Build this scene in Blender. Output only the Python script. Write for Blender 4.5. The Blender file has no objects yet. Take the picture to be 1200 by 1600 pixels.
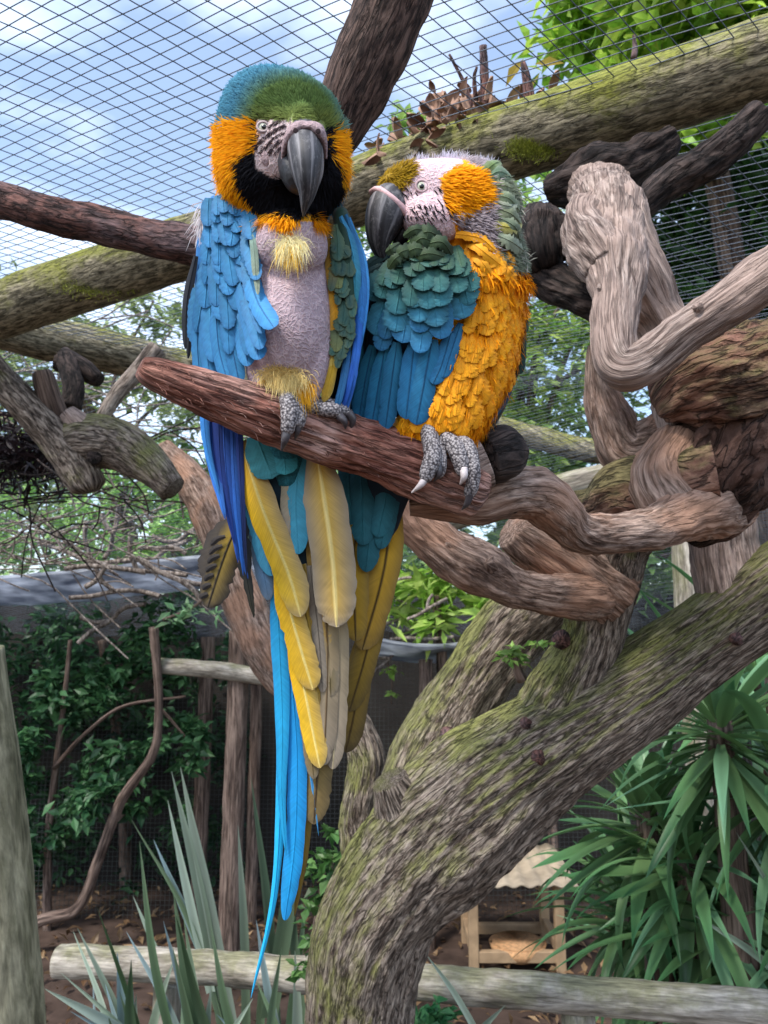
import bpy, math, random
import numpy as np
from mathutils import Vector, Matrix
rng = np.random.default_rng(7); random.seed(7)
sc = bpy.context.scene
COL = sc.collection

# ------------------------------------------------------------------ camera
PITCH = math.radians(9.8)
CAM = np.array([0.0, 0.0, 1.5])
FPX = 26.0 / 36.0 * 1600.0
cd = bpy.data.cameras.new('camera'); cam = bpy.data.objects.new('camera', cd); COL.objects.link(cam)
cam.location = CAM; cam.rotation_euler = (math.pi / 2 + PITCH, 0, 0)
cd.sensor_fit = 'VERTICAL'; cd.sensor_height = 36.0; cd.lens = 26.0
cd.clip_start = 0.02; cd.clip_end = 500
cd.dof.use_dof = True; cd.dof.focus_distance = 0.66; cd.dof.aperture_fstop = 15.0
sc.camera = cam
Fw = np.array([0, math.cos(PITCH), math.sin(PITCH)]); Up = np.array([0, -math.sin(PITCH), math.cos(PITCH)]); Rt = np.array([1.0, 0, 0])

# ------------------------------------------------------------------ world, sun, exposure
SUN_EL, SUN_AZ = math.radians(54), math.radians(215)      # compass bearing of the sun, clockwise from +Y
w = bpy.data.worlds.new('World'); sc.world = w; w.use_nodes = True
nt = w.node_tree; nt.nodes.clear()
out = nt.nodes.new('ShaderNodeOutputWorld'); bg = nt.nodes.new('ShaderNodeBackground')
sky = nt.nodes.new('ShaderNodeTexSky'); sky.sky_type = 'NISHITA'; sky.sun_disc = False
sky.sun_elevation = SUN_EL; sky.sun_rotation = SUN_AZ; sky.air_density = 1.2; sky.dust_density = 1.5; sky.ozone_density = 1.6
tc = nt.nodes.new('ShaderNodeTexCoord'); mp = nt.nodes.new('ShaderNodeMapping'); mp.inputs['Scale'].default_value = (1.0, 1.0, 2.2)
mp.inputs['Location'].default_value = (0.62, 0.1, 0.35)
nz = nt.nodes.new('ShaderNodeTexNoise'); nz.inputs['Scale'].default_value = 1.9; nz.inputs['Detail'].default_value = 6; nz.inputs['Roughness'].default_value = 0.52
rp = nt.nodes.new('ShaderNodeValToRGB'); rp.color_ramp.elements[0].position = 0.45; rp.color_ramp.elements[0].color = (0.10, 0.10, 0.10, 1)
rp.color_ramp.elements[1].position = 0.66; rp.color_ramp.elements[1].color = (0.95, 0.95, 0.95, 1)
mx = nt.nodes.new('ShaderNodeMixRGB'); mx.inputs['Color2'].default_value = (5.6, 6.3, 7.6, 1)
nt.links.new(tc.outputs['Generated'], mp.inputs['Vector']); nt.links.new(mp.outputs['Vector'], nz.inputs['Vector'])
nt.links.new(nz.outputs['Fac'], rp.inputs['Fac']); nt.links.new(rp.outputs['Color'], mx.inputs['Fac'])
nt.links.new(sky.outputs['Color'], mx.inputs['Color1']); nt.links.new(mx.outputs['Color'], bg.inputs['Color'])
nt.links.new(bg.outputs['Background'], out.inputs['Surface']); bg.inputs['Strength'].default_value = 0.135
sd = bpy.data.lights.new('sun', 'SUN'); sd.energy = 2.0; sd.angle = math.radians(10); sd.color = (1.0, 0.95, 0.88)
sun = bpy.data.objects.new('sun', sd); COL.objects.link(sun); sun.location = (0, -3, 6)
sdir = Vector((math.sin(SUN_AZ) * math.cos(SUN_EL), math.cos(SUN_AZ) * math.cos(SUN_EL), math.sin(SUN_EL)))
sun.rotation_euler = sdir.to_track_quat('Z', 'Y').to_euler()
sc.view_settings.view_transform = 'Standard'; sc.view_settings.look = 'None'; sc.view_settings.gamma = 1.0
sc.view_settings.exposure = 1.2
try: sc.cycles.max_bounces = 6
except Exception: pass

# ------------------------------------------------------------------ helpers
def P(px, py, d):
    return CAM + Fw * d + Rt * ((px - 600.0) / FPX * d) + Up * ((800.0 - py) / FPX * d)
def PP(a):                                     # rows of px, py, d
    a = np.asarray(a, float); d = a[:, 2:3]
    return CAM + d * Fw + (a[:, 0:1] - 600) / FPX * d * Rt + (800 - a[:, 1:2]) / FPX * d * Up
def unP(v):
    r = v - CAM; d = r @ Fw
    return 600 + FPX * (r @ Rt) / d, 800 - FPX * (r @ Up) / d, d
def S(r, g, b, k=1.0):
    c = np.array([r, g, b], float) / 255.0
    return np.where(c <= .04045, c / 12.92, ((c + .055) / 1.055) ** 2.4) * k

def hsh(i, j, k):
    n = (i.astype(np.int64) * 374761393 + j.astype(np.int64) * 668265263 + k.astype(np.int64) * 1274126177) & 0xffffffff
    n = ((n ^ (n >> 13)) * 1274126177) & 0xffffffff
    return ((n ^ (n >> 16)) & 0xffff) / 65535.0
def vn(p):                                     # value noise, -1..1
    i = np.floor(p).astype(np.int64); f = p - i; f = f * f * (3 - 2 * f); r = 0
    for a in (0, 1):
        for b in (0, 1):
            for c in (0, 1):
                ww = (f[:, 0] if a else 1 - f[:, 0]) * (f[:, 1] if b else 1 - f[:, 1]) * (f[:, 2] if c else 1 - f[:, 2])
                r = r + ww * hsh(i[:, 0] + a, i[:, 1] + b, i[:, 2] + c)
    return r * 2 - 1
def fbm(p, o=4):
    r = 0; a = .5
    for k in range(o):
        r = r + a * vn(p * (2 ** k) + 17.3 * k); a *= .5
    return r

def spline(a, n):
    a = np.asarray(a, float)
    if len(a) == 2: 
        t = np.linspace(0, 1, n)[:, None]; return a[0] * (1 - t) + a[1] * t
    s = np.r_[0, np.cumsum(np.linalg.norm(np.diff(a[:, :3], axis=0), axis=1) + 1e-6)]
    m = np.zeros_like(a)
    m[1:-1] = (a[2:] - a[:-2]) / (s[2:] - s[:-2])[:, None]
    m[0] = (a[1] - a[0]) / (s[1] - s[0]); m[-1] = (a[-1] - a[-2]) / (s[-1] - s[-2])
    q = np.linspace(0, s[-1], n); k = np.clip(np.searchsorted(s, q, 'right') - 1, 0, len(a) - 2)
    h = (s[k + 1] - s[k]); t = ((q - s[k]) / h)[:, None]; h = h[:, None]
    return (2*t**3-3*t**2+1)*a[k] + (t**3-2*t**2+t)*h*m[k] + (-2*t**3+3*t**2)*a[k+1] + (t**3-t**2)*h*m[k+1]

def mesh(name, V, quads=None, tris=None, attrs=None, smooth=True):
    me = bpy.data.meshes.new(name); V = np.asarray(V, np.float32)
    nq = 0 if quads is None else len(quads); ntr = 0 if tris is None else len(tris)
    me.vertices.add(len(V)); me.vertices.foreach_set('co', V.ravel())
    idx = []
    if nq: idx.append(np.asarray(quads, np.int32).ravel())
    if ntr: idx.append(np.asarray(tris, np.int32).ravel())
    idx = np.concatenate(idx); me.loops.add(len(idx)); me.loops.foreach_set('vertex_index', idx)
    me.polygons.add(nq + ntr)
    st = np.r_[np.arange(nq) * 4, nq * 4 + np.arange(ntr) * 3].astype(np.int32)
    me.polygons.foreach_set('loop_start', st)
    me.polygons.foreach_set('use_smooth', np.full(nq + ntr, smooth))
    for k, v in (attrs or {}).items():
        v = np.asarray(v, np.float32)
        if v.ndim == 1: me.attributes.new(k, 'FLOAT', 'POINT').data.foreach_set('value', v)
        elif v.shape[1] == 3 and k != 'col': me.attributes.new(k, 'FLOAT_VECTOR', 'POINT').data.foreach_set('vector', v.ravel())
        else:
            if v.shape[1] == 3: v = np.c_[v, np.ones(len(v), np.float32)]
            me.attributes.new(k, 'FLOAT_COLOR', 'POINT').data.foreach_set('color', v.astype(np.float32).ravel())
    me.update(calc_edges=True); me.validate()
    return me
def put(name, me, mat=None, parent=None, kind=None):
    o = bpy.data.objects.new(name, me); COL.objects.link(o)
    if mat is not None and me is not None and not me.materials: me.materials.append(mat)
    if parent is not None:
        o.parent = parent
        if parent.type == 'EMPTY': o.matrix_parent_inverse = Matrix.Translation(-parent.location)
    if kind: o['kind'] = kind
    return o
def tag(o, label, cat, group=None):
    o['label'] = label; o['category'] = cat
    if group: o['group'] = group
    return o
def thing(name, label, cat, loc, group=None):
    o = bpy.data.objects.new(name, None); COL.objects.link(o); o.location = Vector(loc); o.empty_display_size = .05
    return tag(o, label, cat, group)

def frames(C):
    T = np.gradient(C, axis=0); T /= np.linalg.norm(T, axis=1)[:, None] + 1e-12
    n = np.cross(T[0], Fw)
    if np.linalg.norm(n) < .2: n = np.cross(T[0], Up)
    N = np.zeros_like(C); n /= np.linalg.norm(n)
    for i in range(len(C)):
        n = n - T[i] * (n @ T[i]); n /= np.linalg.norm(n); N[i] = n
    return T, N, np.cross(T, N)
def sweep(C, ra, rb, nar, sup=2.0):            # rings of nar points about centres C
    T, N, B = frames(C); th = np.linspace(0, 2 * np.pi, nar, endpoint=False)
    cs, sn = np.cos(th), np.sin(th)
    if sup != 2.0:
        cs = np.sign(cs) * np.abs(cs) ** (2 / sup); sn = np.sign(sn) * np.abs(sn) ** (2 / sup)
    V = C[:, None] + N[:, None] * (cs[None, :, None] * ra[:, None, None]) + B[:, None] * (sn[None, :, None] * rb[:, None, None])
    return V, th
def ringfaces(n, m, off=0):
    i, j = np.meshgrid(np.arange(n - 1), np.arange(m), indexing='ij'); j2 = (j + 1) % m
    return np.stack([i * m + j, i * m + j2, (i + 1) * m + j2, (i + 1) * m + j], -1).reshape(-1, 4) + off
def capped(V):
    n, m = V.shape[:2]; A = V.reshape(-1, 3); q = ringfaces(n, m)
    A = np.r_[A, V[0].mean(0)[None], V[-1].mean(0)[None]]; k = np.arange(m); k2 = (k + 1) % m
    t = np.r_[np.c_[k2, k, np.full(m, n * m)], np.c_[(n - 1) * m + k, (n - 1) * m + k2, np.full(m, n * m + 1)]]
    return A, q, t

def branch(name, pts, mat, parent=None, nar=24, step=.008, rough=.06, ridge=.05, rfreq=5, seed=None, lump=.10, kind=None, world=False, roundend=False):
    """pts rows: px, py, depth, radius in px (world=True: x, y, z, r in metres)"""
    a = np.asarray(pts, float); seed = rng.uniform(0, 100) if seed is None else seed
    if world: X = a
    else: X = np.c_[PP(a[:, :3]), a[:, 3] * a[:, 2] / FPX]
    L = np.sum(np.linalg.norm(np.diff(X[:, :3], axis=0), axis=1)); n = int(np.clip(L / step, 6, 420))
    X = spline(X, n); C = X[:, :3]; r = np.maximum(X[:, 3], 5e-4)
    if roundend:
        s = np.linspace(0, L, n); e = np.minimum(s, L - s) / (r + 1e-6); r = r * np.sqrt(np.clip(1 - (1 - np.clip(e, 0, 1)) ** 2, .04, 1))
    T, N, B = frames(C); th = np.linspace(0, 2 * np.pi, nar, endpoint=False)
    s = np.linspace(0, L, n); R0 = np.mean(r)
    cs, sn = np.cos(th), np.sin(th)
    bk = np.stack([np.broadcast_to(cs[None] * R0, (n, nar)), np.broadcast_to(sn[None] * R0, (n, nar)), np.broadcast_to(s[:, None], (n, nar))], -1).reshape(-1, 3)
    lo = fbm(np.c_[bk[:, :2] * .8, bk[:, 2] * .55] / R0 + seed, 3)
    ri = 1 - 2 * np.abs(vn(np.c_[bk[:, :2] / R0 * rfreq, bk[:, 2] / R0 * .55] * .5 + seed * 1.3))
    hi = fbm(np.c_[bk[:, :2] / R0 * 4, bk[:, 2] / R0 * 2.2] + seed, 5)
    k = (1 + lump * lo * 1.6 + ridge * ri + rough * hi).reshape(n, nar)
    V = C[:, None] + N[:, None] * (cs[None, :, None] * (r[:, None] * k)[..., None]) + B[:, None] * (sn[None, :, None] * (r[:, None] * k)[..., None])
    A, q, t = capped(V)
    bk = np.r_[bk, [[0, 0, 0], [0, 0, L]]] + seed
    cap = np.r_[np.zeros(n * nar), 1, 1]
    return put(name, mesh(name, A, q, t, dict(bk=bk, cap=cap)), mat, parent, kind)

# ------------------------------------------------------------------ materials
def newmat(name):
    m = bpy.data.materials.new(name); m.use_nodes = True; t = m.node_tree
    return m, t, t.nodes['Principled BSDF'], t.nodes.new, t.links.new
def ramp(new, stops):
    r = new('ShaderNodeValToRGB'); e = r.color_ramp.elements
    while len(e) < len(stops): e.new(.5)
    for x, (p, c) in zip(e, stops): x.position = p; x.color = (*c, 1) if len(c) == 3 else c
    return r
def bark(name, dark, light, moss=None, mossamt=.5, sc1=60, stretch=.22, bump=.6, patch=None, rough=.85, bdist=.004, crack=.75):
    m, t, b, new, ln = newmat(name)
    at = new('ShaderNodeAttribute'); at.attribute_name = 'bk'
    mp = new('ShaderNodeMapping'); mp.inputs['Scale'].default_value = (1, 1, stretch); ln(at.outputs['Vector'], mp.inputs['Vector'])
    n1 = new('ShaderNodeTexNoise'); n1.inputs['Scale'].default_value = sc1; n1.inputs['Detail'].default_value = 8; n1.inputs['Roughness'].default_value = .65
    n1.inputs['Distortion'].default_value = .6
    ln(mp.outputs['Vector'], n1.inputs['Vector'])
    n3 = new('ShaderNodeTexNoise'); n3.inputs['Scale'].default_value = sc1 * 4.5; n3.inputs['Detail'].default_value = 4; ln(mp.outputs['Vector'], n3.inputs['Vector'])
    md = [(d + l) / 2 for d, l in zip(dark, light)]
    r1 = ramp(new, [(.30, [x * .35 for x in dark]), (.42, dark), (.55, md), (.72, light)]); ln(n1.outputs['Fac'], r1.inputs['Fac'])
    gr = ramp(new, [(.3, (.72, .72, .72)), (.7, (1.25, 1.25, 1.25))]); ln(n3.outputs['Fac'], gr.inputs['Fac'])
    mg = new('ShaderNodeMixRGB'); mg.blend_type = 'MULTIPLY'; mg.inputs['Fac'].default_value = 1; ln(r1.outputs['Color'], mg.inputs['Color1']); ln(gr.outputs['Color'], mg.inputs['Color2'])
    col = mg.outputs['Color']
    n2 = new('ShaderNodeTexNoise'); n2.inputs['Scale'].default_value = 11; n2.inputs['Detail'].default_value = 5; ln(at.outputs['Vector'], n2.inputs['Vector'])
    if patch is not None:
        r3 = ramp(new, [(.45, (0, 0, 0)), (.62, (.85, .85, .85))]); ln(n2.outputs['Fac'], r3.inputs['Fac'])
        mm = new('ShaderNodeMixRGB'); ln(r3.outputs['Color'], mm.inputs['Fac']); ln(col, mm.inputs['Color1'])
        mu = new('ShaderNodeMixRGB'); mu.blend_type = 'MULTIPLY'; mu.inputs['Fac'].default_value = .8; mu.inputs['Color1'].default_value = (*[x * 2.2 for x in patch], 1)
        ln(n1.outputs['Fac'], mu.inputs['Color2']); ln(mu.outputs['Color'], mm.inputs['Color2']); col = mm.outputs['Color']
    if moss is not None:
        n4 = new('ShaderNodeTexNoise'); n4.inputs['Scale'].default_value = 7; n4.inputs['Detail'].default_value = 7; n4.inputs['Roughness'].default_value = .7
        ln(at.outputs['Vector'], n4.inputs['Vector'])
        r4 = ramp(new, [(.66 - mossamt * .35, (0, 0, 0)), (.86 - mossamt * .35, (.9, .9, .9))]); 
        ge = new('ShaderNodeNewGeometry'); dp = new('ShaderNodeVectorMath'); dp.operation = 'DOT_PRODUCT'; dp.inputs[1].default_value = (-.16, -.02, .16); ln(ge.outputs['Normal'], dp.inputs[0])
        am = new('ShaderNodeMath'); ln(n4.outputs['Fac'], am.inputs[0]); ln(dp.outputs['Value'], am.inputs[1]); ln(am.outputs[0], r4.inputs['Fac'])
        m4 = new('ShaderNodeMixRGB'); ln(r4.outputs['Color'], m4.inputs['Fac']); ln(col, m4.inputs['Color1'])
        mr = ramp(new, [(.3, [x * .45 for x in moss]), (.62, moss), (.8, [x * 1.35 for x in moss])]); ln(n3.outputs['Fac'], mr.inputs['Fac']); ln(mr.outputs['Color'], m4.inputs['Color2'])
        col = m4.outputs['Color']
    mc = new('ShaderNodeMapping'); mc.inputs['Scale'].default_value = (1, 1, stretch * .55); mc.inputs['Location'].default_value = (3.7, 1.9, 5.3); ln(at.outputs['Vector'], mc.inputs['Vector'])
    n5 = new('ShaderNodeTexNoise'); n5.inputs['Scale'].default_value = sc1 * 1.15; n5.inputs['Detail'].default_value = 5; n5.inputs['Distortion'].default_value = .4; ln(mc.outputs['Vector'], n5.inputs['Vector'])
    rc = ramp(new, [(.455, (1, 1, 1)), (.495, (1 - crack,) * 3), (.505, (1 - crack,) * 3), (.545, (1, 1, 1))]); ln(n5.outputs['Fac'], rc.inputs['Fac'])
    mk = new('ShaderNodeMixRGB'); mk.blend_type = 'MULTIPLY'; mk.inputs['Fac'].default_value = .85; ln(col, mk.inputs['Color1']); ln(rc.outputs['Color'], mk.inputs['Color2']); col = mk.outputs['Color']
    ln(col, b.inputs['Base Color'])
    ad0 = new('ShaderNodeMath'); ad0.operation = 'MULTIPLY_ADD'; ad0.inputs[1].default_value = .35; ln(n3.outputs['Fac'], ad0.inputs[0]); ln(n1.outputs['Fac'], ad0.inputs[2])
    ad = new('ShaderNodeMath'); ad.operation = 'MULTIPLY_ADD'; ad.inputs[1].default_value = .6; ln(rc.outputs['Color'], ad.inputs[0]); ln(ad0.outputs[0], ad.inputs[2])
    bp = new('ShaderNodeBump'); bp.inputs['Strength'].default_value = bump; bp.inputs['Distance'].default_value = bdist
    ln(ad.outputs[0], bp.inputs['Height']); ln(bp.outputs['Normal'], b.inputs['Normal'])
    b.inputs['Roughness'].default_value = rough; b.inputs['Specular IOR Level'].default_value = .25
    return m
def plain(name, c, rough=.6, spec=.3, noise=None, nscale=40, bump=0.0):
    m, t, b, new, ln = newmat(name); b.inputs['Roughness'].default_value = rough; b.inputs['Specular IOR Level'].default_value = spec
    tcn = new('ShaderNodeTexCoord'); n = new('ShaderNodeTexNoise'); n.inputs['Scale'].default_value = nscale; n.inputs['Detail'].default_value = 6
    ln(tcn.outputs['Object'], n.inputs['Vector'])
    a = noise if noise is not None else .75
    r = ramp(new, [(.3, [x * a for x in c]), (.7, [x * (2 - a) for x in c])]); ln(n.outputs['Fac'], r.inputs['Fac']); ln(r.outputs['Color'], b.inputs['Base Color'])
    if bump:
        bp = new('ShaderNodeBump'); bp.inputs['Strength'].default_value = bump; bp.inputs['Distance'].default_value = .003; ln(n.outputs['Fac'], bp.inputs['Height']); ln(bp.outputs['Normal'], b.inputs['Normal'])
    return m
def leafmat(name, tr=.35, rough=.45):
    m, t, b, new, ln = newmat(name); at = new('ShaderNodeAttribute'); at.attribute_name = 'col'
    oi = new('ShaderNodeObjectInfo'); hv = new('ShaderNodeHueSaturation'); mr = new('ShaderNodeMapRange'); mr.inputs['To Min'].default_value = .7; mr.inputs['To Max'].default_value = 1.3
    ln(oi.outputs['Random'], mr.inputs['Value']); ln(mr.outputs['Result'], hv.inputs['Value']); ln(at.outputs['Color'], hv.inputs['Color'])
    ln(hv.outputs['Color'], b.inputs['Base Color']); b.inputs['Roughness'].default_value = rough; b.inputs['Specular IOR Level'].default_value = .35
    tl = new('ShaderNodeBsdfTranslucent'); ln(hv.outputs['Color'], tl.inputs['Color'])
    mix = new('ShaderNodeMixShader'); mix.inputs['Fac'].default_value = tr
    ln(b.outputs['BSDF'], mix.inputs[1]); ln(tl.outputs['BSDF'], mix.inputs[2]); ln(mix.outputs['Shader'], t.nodes['Material Output'].inputs['Surface'])
    return m
def feathermat():
    m, t, b, new, ln = newmat('feather'); at = new('ShaderNodeAttribute'); at.attribute_name = 'col'
    uv = new('ShaderNodeAttribute'); uv.attribute_name = 'fuv'
    mp = new('ShaderNodeMapping'); mp.inputs['Scale'].default_value = (60, 1500, 40); ln(uv.outputs['Vector'], mp.inputs['Vector'])
    n = new('ShaderNodeTexNoise'); n.inputs['Scale'].default_value = 1; n.inputs['Detail'].default_value = 3; ln(mp.outputs['Vector'], n.inputs['Vector'])
    r = ramp(new, [(.3, (.78, .78, .78)), (.7, (1.13, 1.13, 1.13))]); ln(n.outputs['Fac'], r.inputs['Fac'])
    mu = new('ShaderNodeMixRGB'); mu.blend_type = 'MULTIPLY'; mu.inputs['Fac'].default_value = 1; ln(at.outputs['Color'], mu.inputs['Color1']); ln(r.outputs['Color'], mu.inputs['Color2'])
    ln(mu.outputs['Color'], b.inputs['Base Color']); b.inputs['Roughness'].default_value = .64; b.inputs['Specular IOR Level'].default_value = .25
    b.inputs['Sheen Weight'].default_value = .12
    bp = new('ShaderNodeBump'); bp.inputs['Strength'].default_value = .25; bp.inputs['Distance'].default_value = .0005; ln(n.outputs['Fac'], bp.inputs['Height']); ln(bp.outputs['Normal'], b.inputs['Normal'])
    return m
def fluffmat():
    m, t, b, new, ln = newmat('down'); at = new('ShaderNodeAttribute'); at.attribute_name = 'col'
    ln(at.outputs['Color'], b.inputs['Base Color']); b.inputs['Roughness'].default_value = .8; b.inputs['Specular IOR Level'].default_value = .12
    tl = new('ShaderNodeBsdfTranslucent'); ln(at.outputs['Color'], tl.inputs['Color']); mix = new('ShaderNodeMixShader'); mix.inputs['Fac'].default_value = .3
    ln(b.outputs['BSDF'], mix.inputs[1]); ln(tl.outputs['BSDF'], mix.inputs[2]); ln(mix.outputs['Shader'], t.nodes['Material Output'].inputs['Surface'])
    return m
def skinmat():
    m, t, b, new, ln = newmat('bird_skin'); at = new('ShaderNodeAttribute'); at.attribute_name = 'col'
    tcn = new('ShaderNodeTexCoord')
    nd = new('ShaderNodeTexNoise'); nd.inputs['Scale'].default_value = 60; nd.inputs['Detail'].default_value = 3; ln(tcn.outputs['Object'], nd.inputs['Vector'])
    av = new('ShaderNodeMixRGB'); av.inputs['Fac'].default_value = .03; ln(tcn.outputs['Object'], av.inputs['Color1']); ln(nd.outputs['Color'], av.inputs['Color2'])
    v = new('ShaderNodeTexVoronoi'); v.feature = 'DISTANCE_TO_EDGE'; v.inputs['Scale'].default_value = 175; ln(av.outputs['Color'], v.inputs['Vector'])
    n = new('ShaderNodeTexNoise'); n.inputs['Scale'].default_value = 330; n.inputs['Detail'].default_value = 4; ln(tcn.outputs['Object'], n.inputs['Vector'])
    r = ramp(new, [(0.0, (1.3, 1.3, 1.27)), (.12, (.84, .82, .83)), (.6, (.98, .96, .97))]); ln(v.outputs['Distance'], r.inputs['Fac'])
    mu = new('ShaderNodeMixRGB'); mu.blend_type = 'MULTIPLY'; mu.inputs['Fac'].default_value = 1; ln(at.outputs['Color'], mu.inputs['Color1']); ln(r.outputs['Color'], mu.inputs['Color2'])
    ln(mu.outputs['Color'], b.inputs['Base Color']); b.inputs['Roughness'].default_value = .7; b.inputs['Specular IOR Level'].default_value = .2
    b.inputs['Subsurface Weight'].default_value = .15; b.inputs['Subsurface Radius'].default_value = (.004, .0015, .001)
    hr = ramp(new, [(0, (1, 1, 1)), (.25, (.2, .2, .2))]); ln(v.outputs['Distance'], hr.inputs['Fac'])
    ad = new('ShaderNodeMath'); ad.operation = 'ADD'; ln(hr.outputs['Color'], ad.inputs[0]); ln(n.outputs['Fac'], ad.inputs[1])
    bp = new('ShaderNodeBump'); bp.inputs['Strength'].default_value = .55; bp.inputs['Distance'].default_value = .0012; ln(ad.outputs[0], bp.inputs['Height']); ln(bp.outputs['Normal'], b.inputs['Normal'])
    return m
def scalemat():
    m, t, b, new, ln = newmat('scaly_foot'); tcn = new('ShaderNodeTexCoord')
    v = new('ShaderNodeTexVoronoi'); v.inputs['Scale'].default_value = 480; ln(tcn.outputs['Object'], v.inputs['Vector'])
    r = ramp(new, [(.2, S(172, 166, 166)), (.5, S(126, 120, 122)), (.72, S(62, 57, 60))]); ln(v.outputs['Distance'], r.inputs['Fac']); ln(r.outputs['Color'], b.inputs['Base Color'])
    b.inputs['Roughness'].default_value = .6
    bp = new('ShaderNodeBump'); bp.inputs['Strength'].default_value = .8; bp.inputs['Distance'].default_value = .001; bp.invert = True; ln(v.outputs['Distance'], bp.inputs['Height']); ln(bp.outputs['Normal'], b.inputs['Normal'])
    return m
def beakmat():
    m, t, b, new, ln = newmat('beak_horn'); at = new('ShaderNodeAttribute'); at.attribute_name = 'bk'
    mp = new('ShaderNodeMapping'); mp.inputs['Scale'].default_value = (1, 1, .1); ln(at.outputs['Vector'], mp.inputs['Vector'])
    n = new('ShaderNodeTexNoise'); n.inputs['Scale'].default_value = 210; n.inputs['Detail'].default_value = 4; ln(mp.outputs['Vector'], n.inputs['Vector'])
    n2 = new('ShaderNodeTexNoise'); n2.inputs['Scale'].default_value = 300; n2.inputs['Detail'].default_value = 7; n2.inputs['Roughness'].default_value = .7; ln(at.outputs['Vector'], n2.inputs['Vector'])
    r = ramp(new, [(.4, S(34, 34, 38)), (.56, S(66, 66, 71)), (.74, S(150, 148, 152))]); ln(n.outputs['Fac'], r.inputs['Fac'])
    r2 = ramp(new, [(.52, (0, 0, 0)), (.7, (.55, .55, .55))]); ln(n2.outputs['Fac'], r2.inputs['Fac'])
    mm = new('ShaderNodeMixRGB'); ln(r2.outputs['Color'], mm.inputs['Fac']); ln(r.outputs['Color'], mm.inputs['Color1']); mm.inputs['Color2'].default_value = (*S(140, 138, 140), 1)
    ln(mm.outputs['Color'], b.inputs['Base Color']); b.inputs['Roughness'].default_value = .62
    bp = new('ShaderNodeBump'); bp.inputs['Strength'].default_value = .3; bp.inputs['Distance'].default_value = .0008; ln(n2.outputs['Fac'], bp.inputs['Height']); ln(bp.outputs['Normal'], b.inputs['Normal'])
    return m
M = {}
M['perch'] = bark('perch_wood', S(126, 78, 66), S(196, 142, 124), patch=S(186, 156, 146), sc1=190, stretch=.13, bump=1.0, crack=.65)
M['drift'] = bark('driftwood', S(108, 86, 74), S(200, 174, 158), patch=S(150, 116, 96), sc1=120, stretch=.2, bump=.9, crack=.45)
M['driftgrey'] = bark('grey_driftwood', S(118, 100, 92), S(208, 188, 176), patch=S(150, 130, 120), sc1=170, stretch=.12, bump=.8, crack=.5)
M['driftdark'] = bark('dark_driftwood', S(30, 25, 24), S(86, 73, 68), sc1=70, stretch=.35, bump=.9)
M['stump'] = bark('stump_wood', S(74, 52, 44), S(172, 140, 116), patch=S(128, 92, 78), moss=S(120, 112, 74), mossamt=.3, sc1=80, stretch=.5, bump=1.0, bdist=.008)
M['redbranch'] = bark('red_brown_bark', S(62, 46, 44), S(142, 100, 90), patch=S(96, 82, 84), sc1=90, stretch=.4, bump=1.0)
M['darkbranch'] = bark('dark_bark', S(58, 46, 42), S(132, 108, 98), sc1=120, stretch=.25, bump=.9)
M['beam'] = bark('mossy_log', S(100, 94, 76), S(186, 176, 150), moss=S(142, 146, 56), mossamt=.50, sc1=100, stretch=.28, bump=.8)
M['trunk'] = bark('mossy_trunk_bark', S(100, 86, 76), S(200, 184, 168), moss=S(144, 146, 84), mossamt=.40, sc1=150, stretch=.2, bump=1.0, bdist=.008)
M['rail'] = bark('weathered_rail', S(134, 126, 114), S(206, 198, 186), moss=S(140, 138, 106), mossamt=.3, sc1=40, stretch=.15, bump=.4, crack=.35)
M['post'] = bark('pole_bark', S(120, 116, 92), S(186, 178, 150), moss=S(118, 128, 76), mossamt=.5, sc1=22, stretch=.3, bump=.35, crack=.3)
M['fpost'] = bark('brown_post', S(86, 70, 62), S(152, 132, 120), sc1=40, stretch=.1, bump=.4)
M['twig'] = bark('dead_twig', S(110, 98, 90), S(190, 178, 168), sc1=60, stretch=.3, bump=.3)
M['hollow'] = bark('shaded_hollow_wood', S(40, 32, 28), S(104, 84, 72), patch=S(84, 62, 54), sc1=70, stretch=.7, bump=1.0, bdist=.008)  # dark tone puts the shade of the stump's cavity into the wood colour
M['leaf'] = leafmat('leaf'); M['feather'] = feathermat(); M['down'] = fluffmat(); M['skin'] = skinmat(); M['scale'] = scalemat(); M['beak'] = beakmat()
M['claw'] = plain('claw_horn', S(70, 66, 70), .35, .5, .6, 300); M['claw_pale'] = plain('pale_claw_horn', S(196, 186, 186), .35, .5, .8, 300)
M['wire'] = plain('galvanised_wire', S(84, 92, 104), .5, .4, .85, 20)
M['finewire'] = plain('fine_dark_wire', S(70, 76, 76), .6, .3, .8, 20)
M['soil'] = plain('soil', S(74, 61, 54), .95, .1, .55, 9, .8)
M['cloth'] = plain('curtain_shade_backing', S(50, 47, 45), .9, .1, .7, 3)  # curtain brown, darkened to carry the shade below the roofline
def filmmat():
    m, t, b, new, ln = newmat('roof_film'); tcn = new('ShaderNodeTexCoord'); n = new('ShaderNodeTexNoise'); n.inputs['Scale'].default_value = 6; n.inputs['Detail'].default_value = 7; ln(tcn.outputs['Object'], n.inputs['Vector'])
    r = ramp(new, [(.35, S(140, 146, 158)), (.7, S(226, 230, 238))]); ln(n.outputs['Fac'], r.inputs['Fac']); ln(r.outputs['Color'], b.inputs['Base Color']); b.inputs['Roughness'].default_value = .5
    tl = new('ShaderNodeBsdfTranslucent'); ln(r.outputs['Color'], tl.inputs['Color']); mix = new('ShaderNodeMixShader'); mix.inputs['Fac'].default_value = .65
    ln(b.outputs['BSDF'], mix.inputs[1]); ln(tl.outputs['BSDF'], mix.inputs[2]); ln(mix.outputs['Shader'], t.nodes['Material Output'].inputs['Surface']); return m
M['sheet'] = filmmat()
M['board'] = plain('grey_board', S(176, 160, 138), .8, .2, .75, 14)
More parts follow.
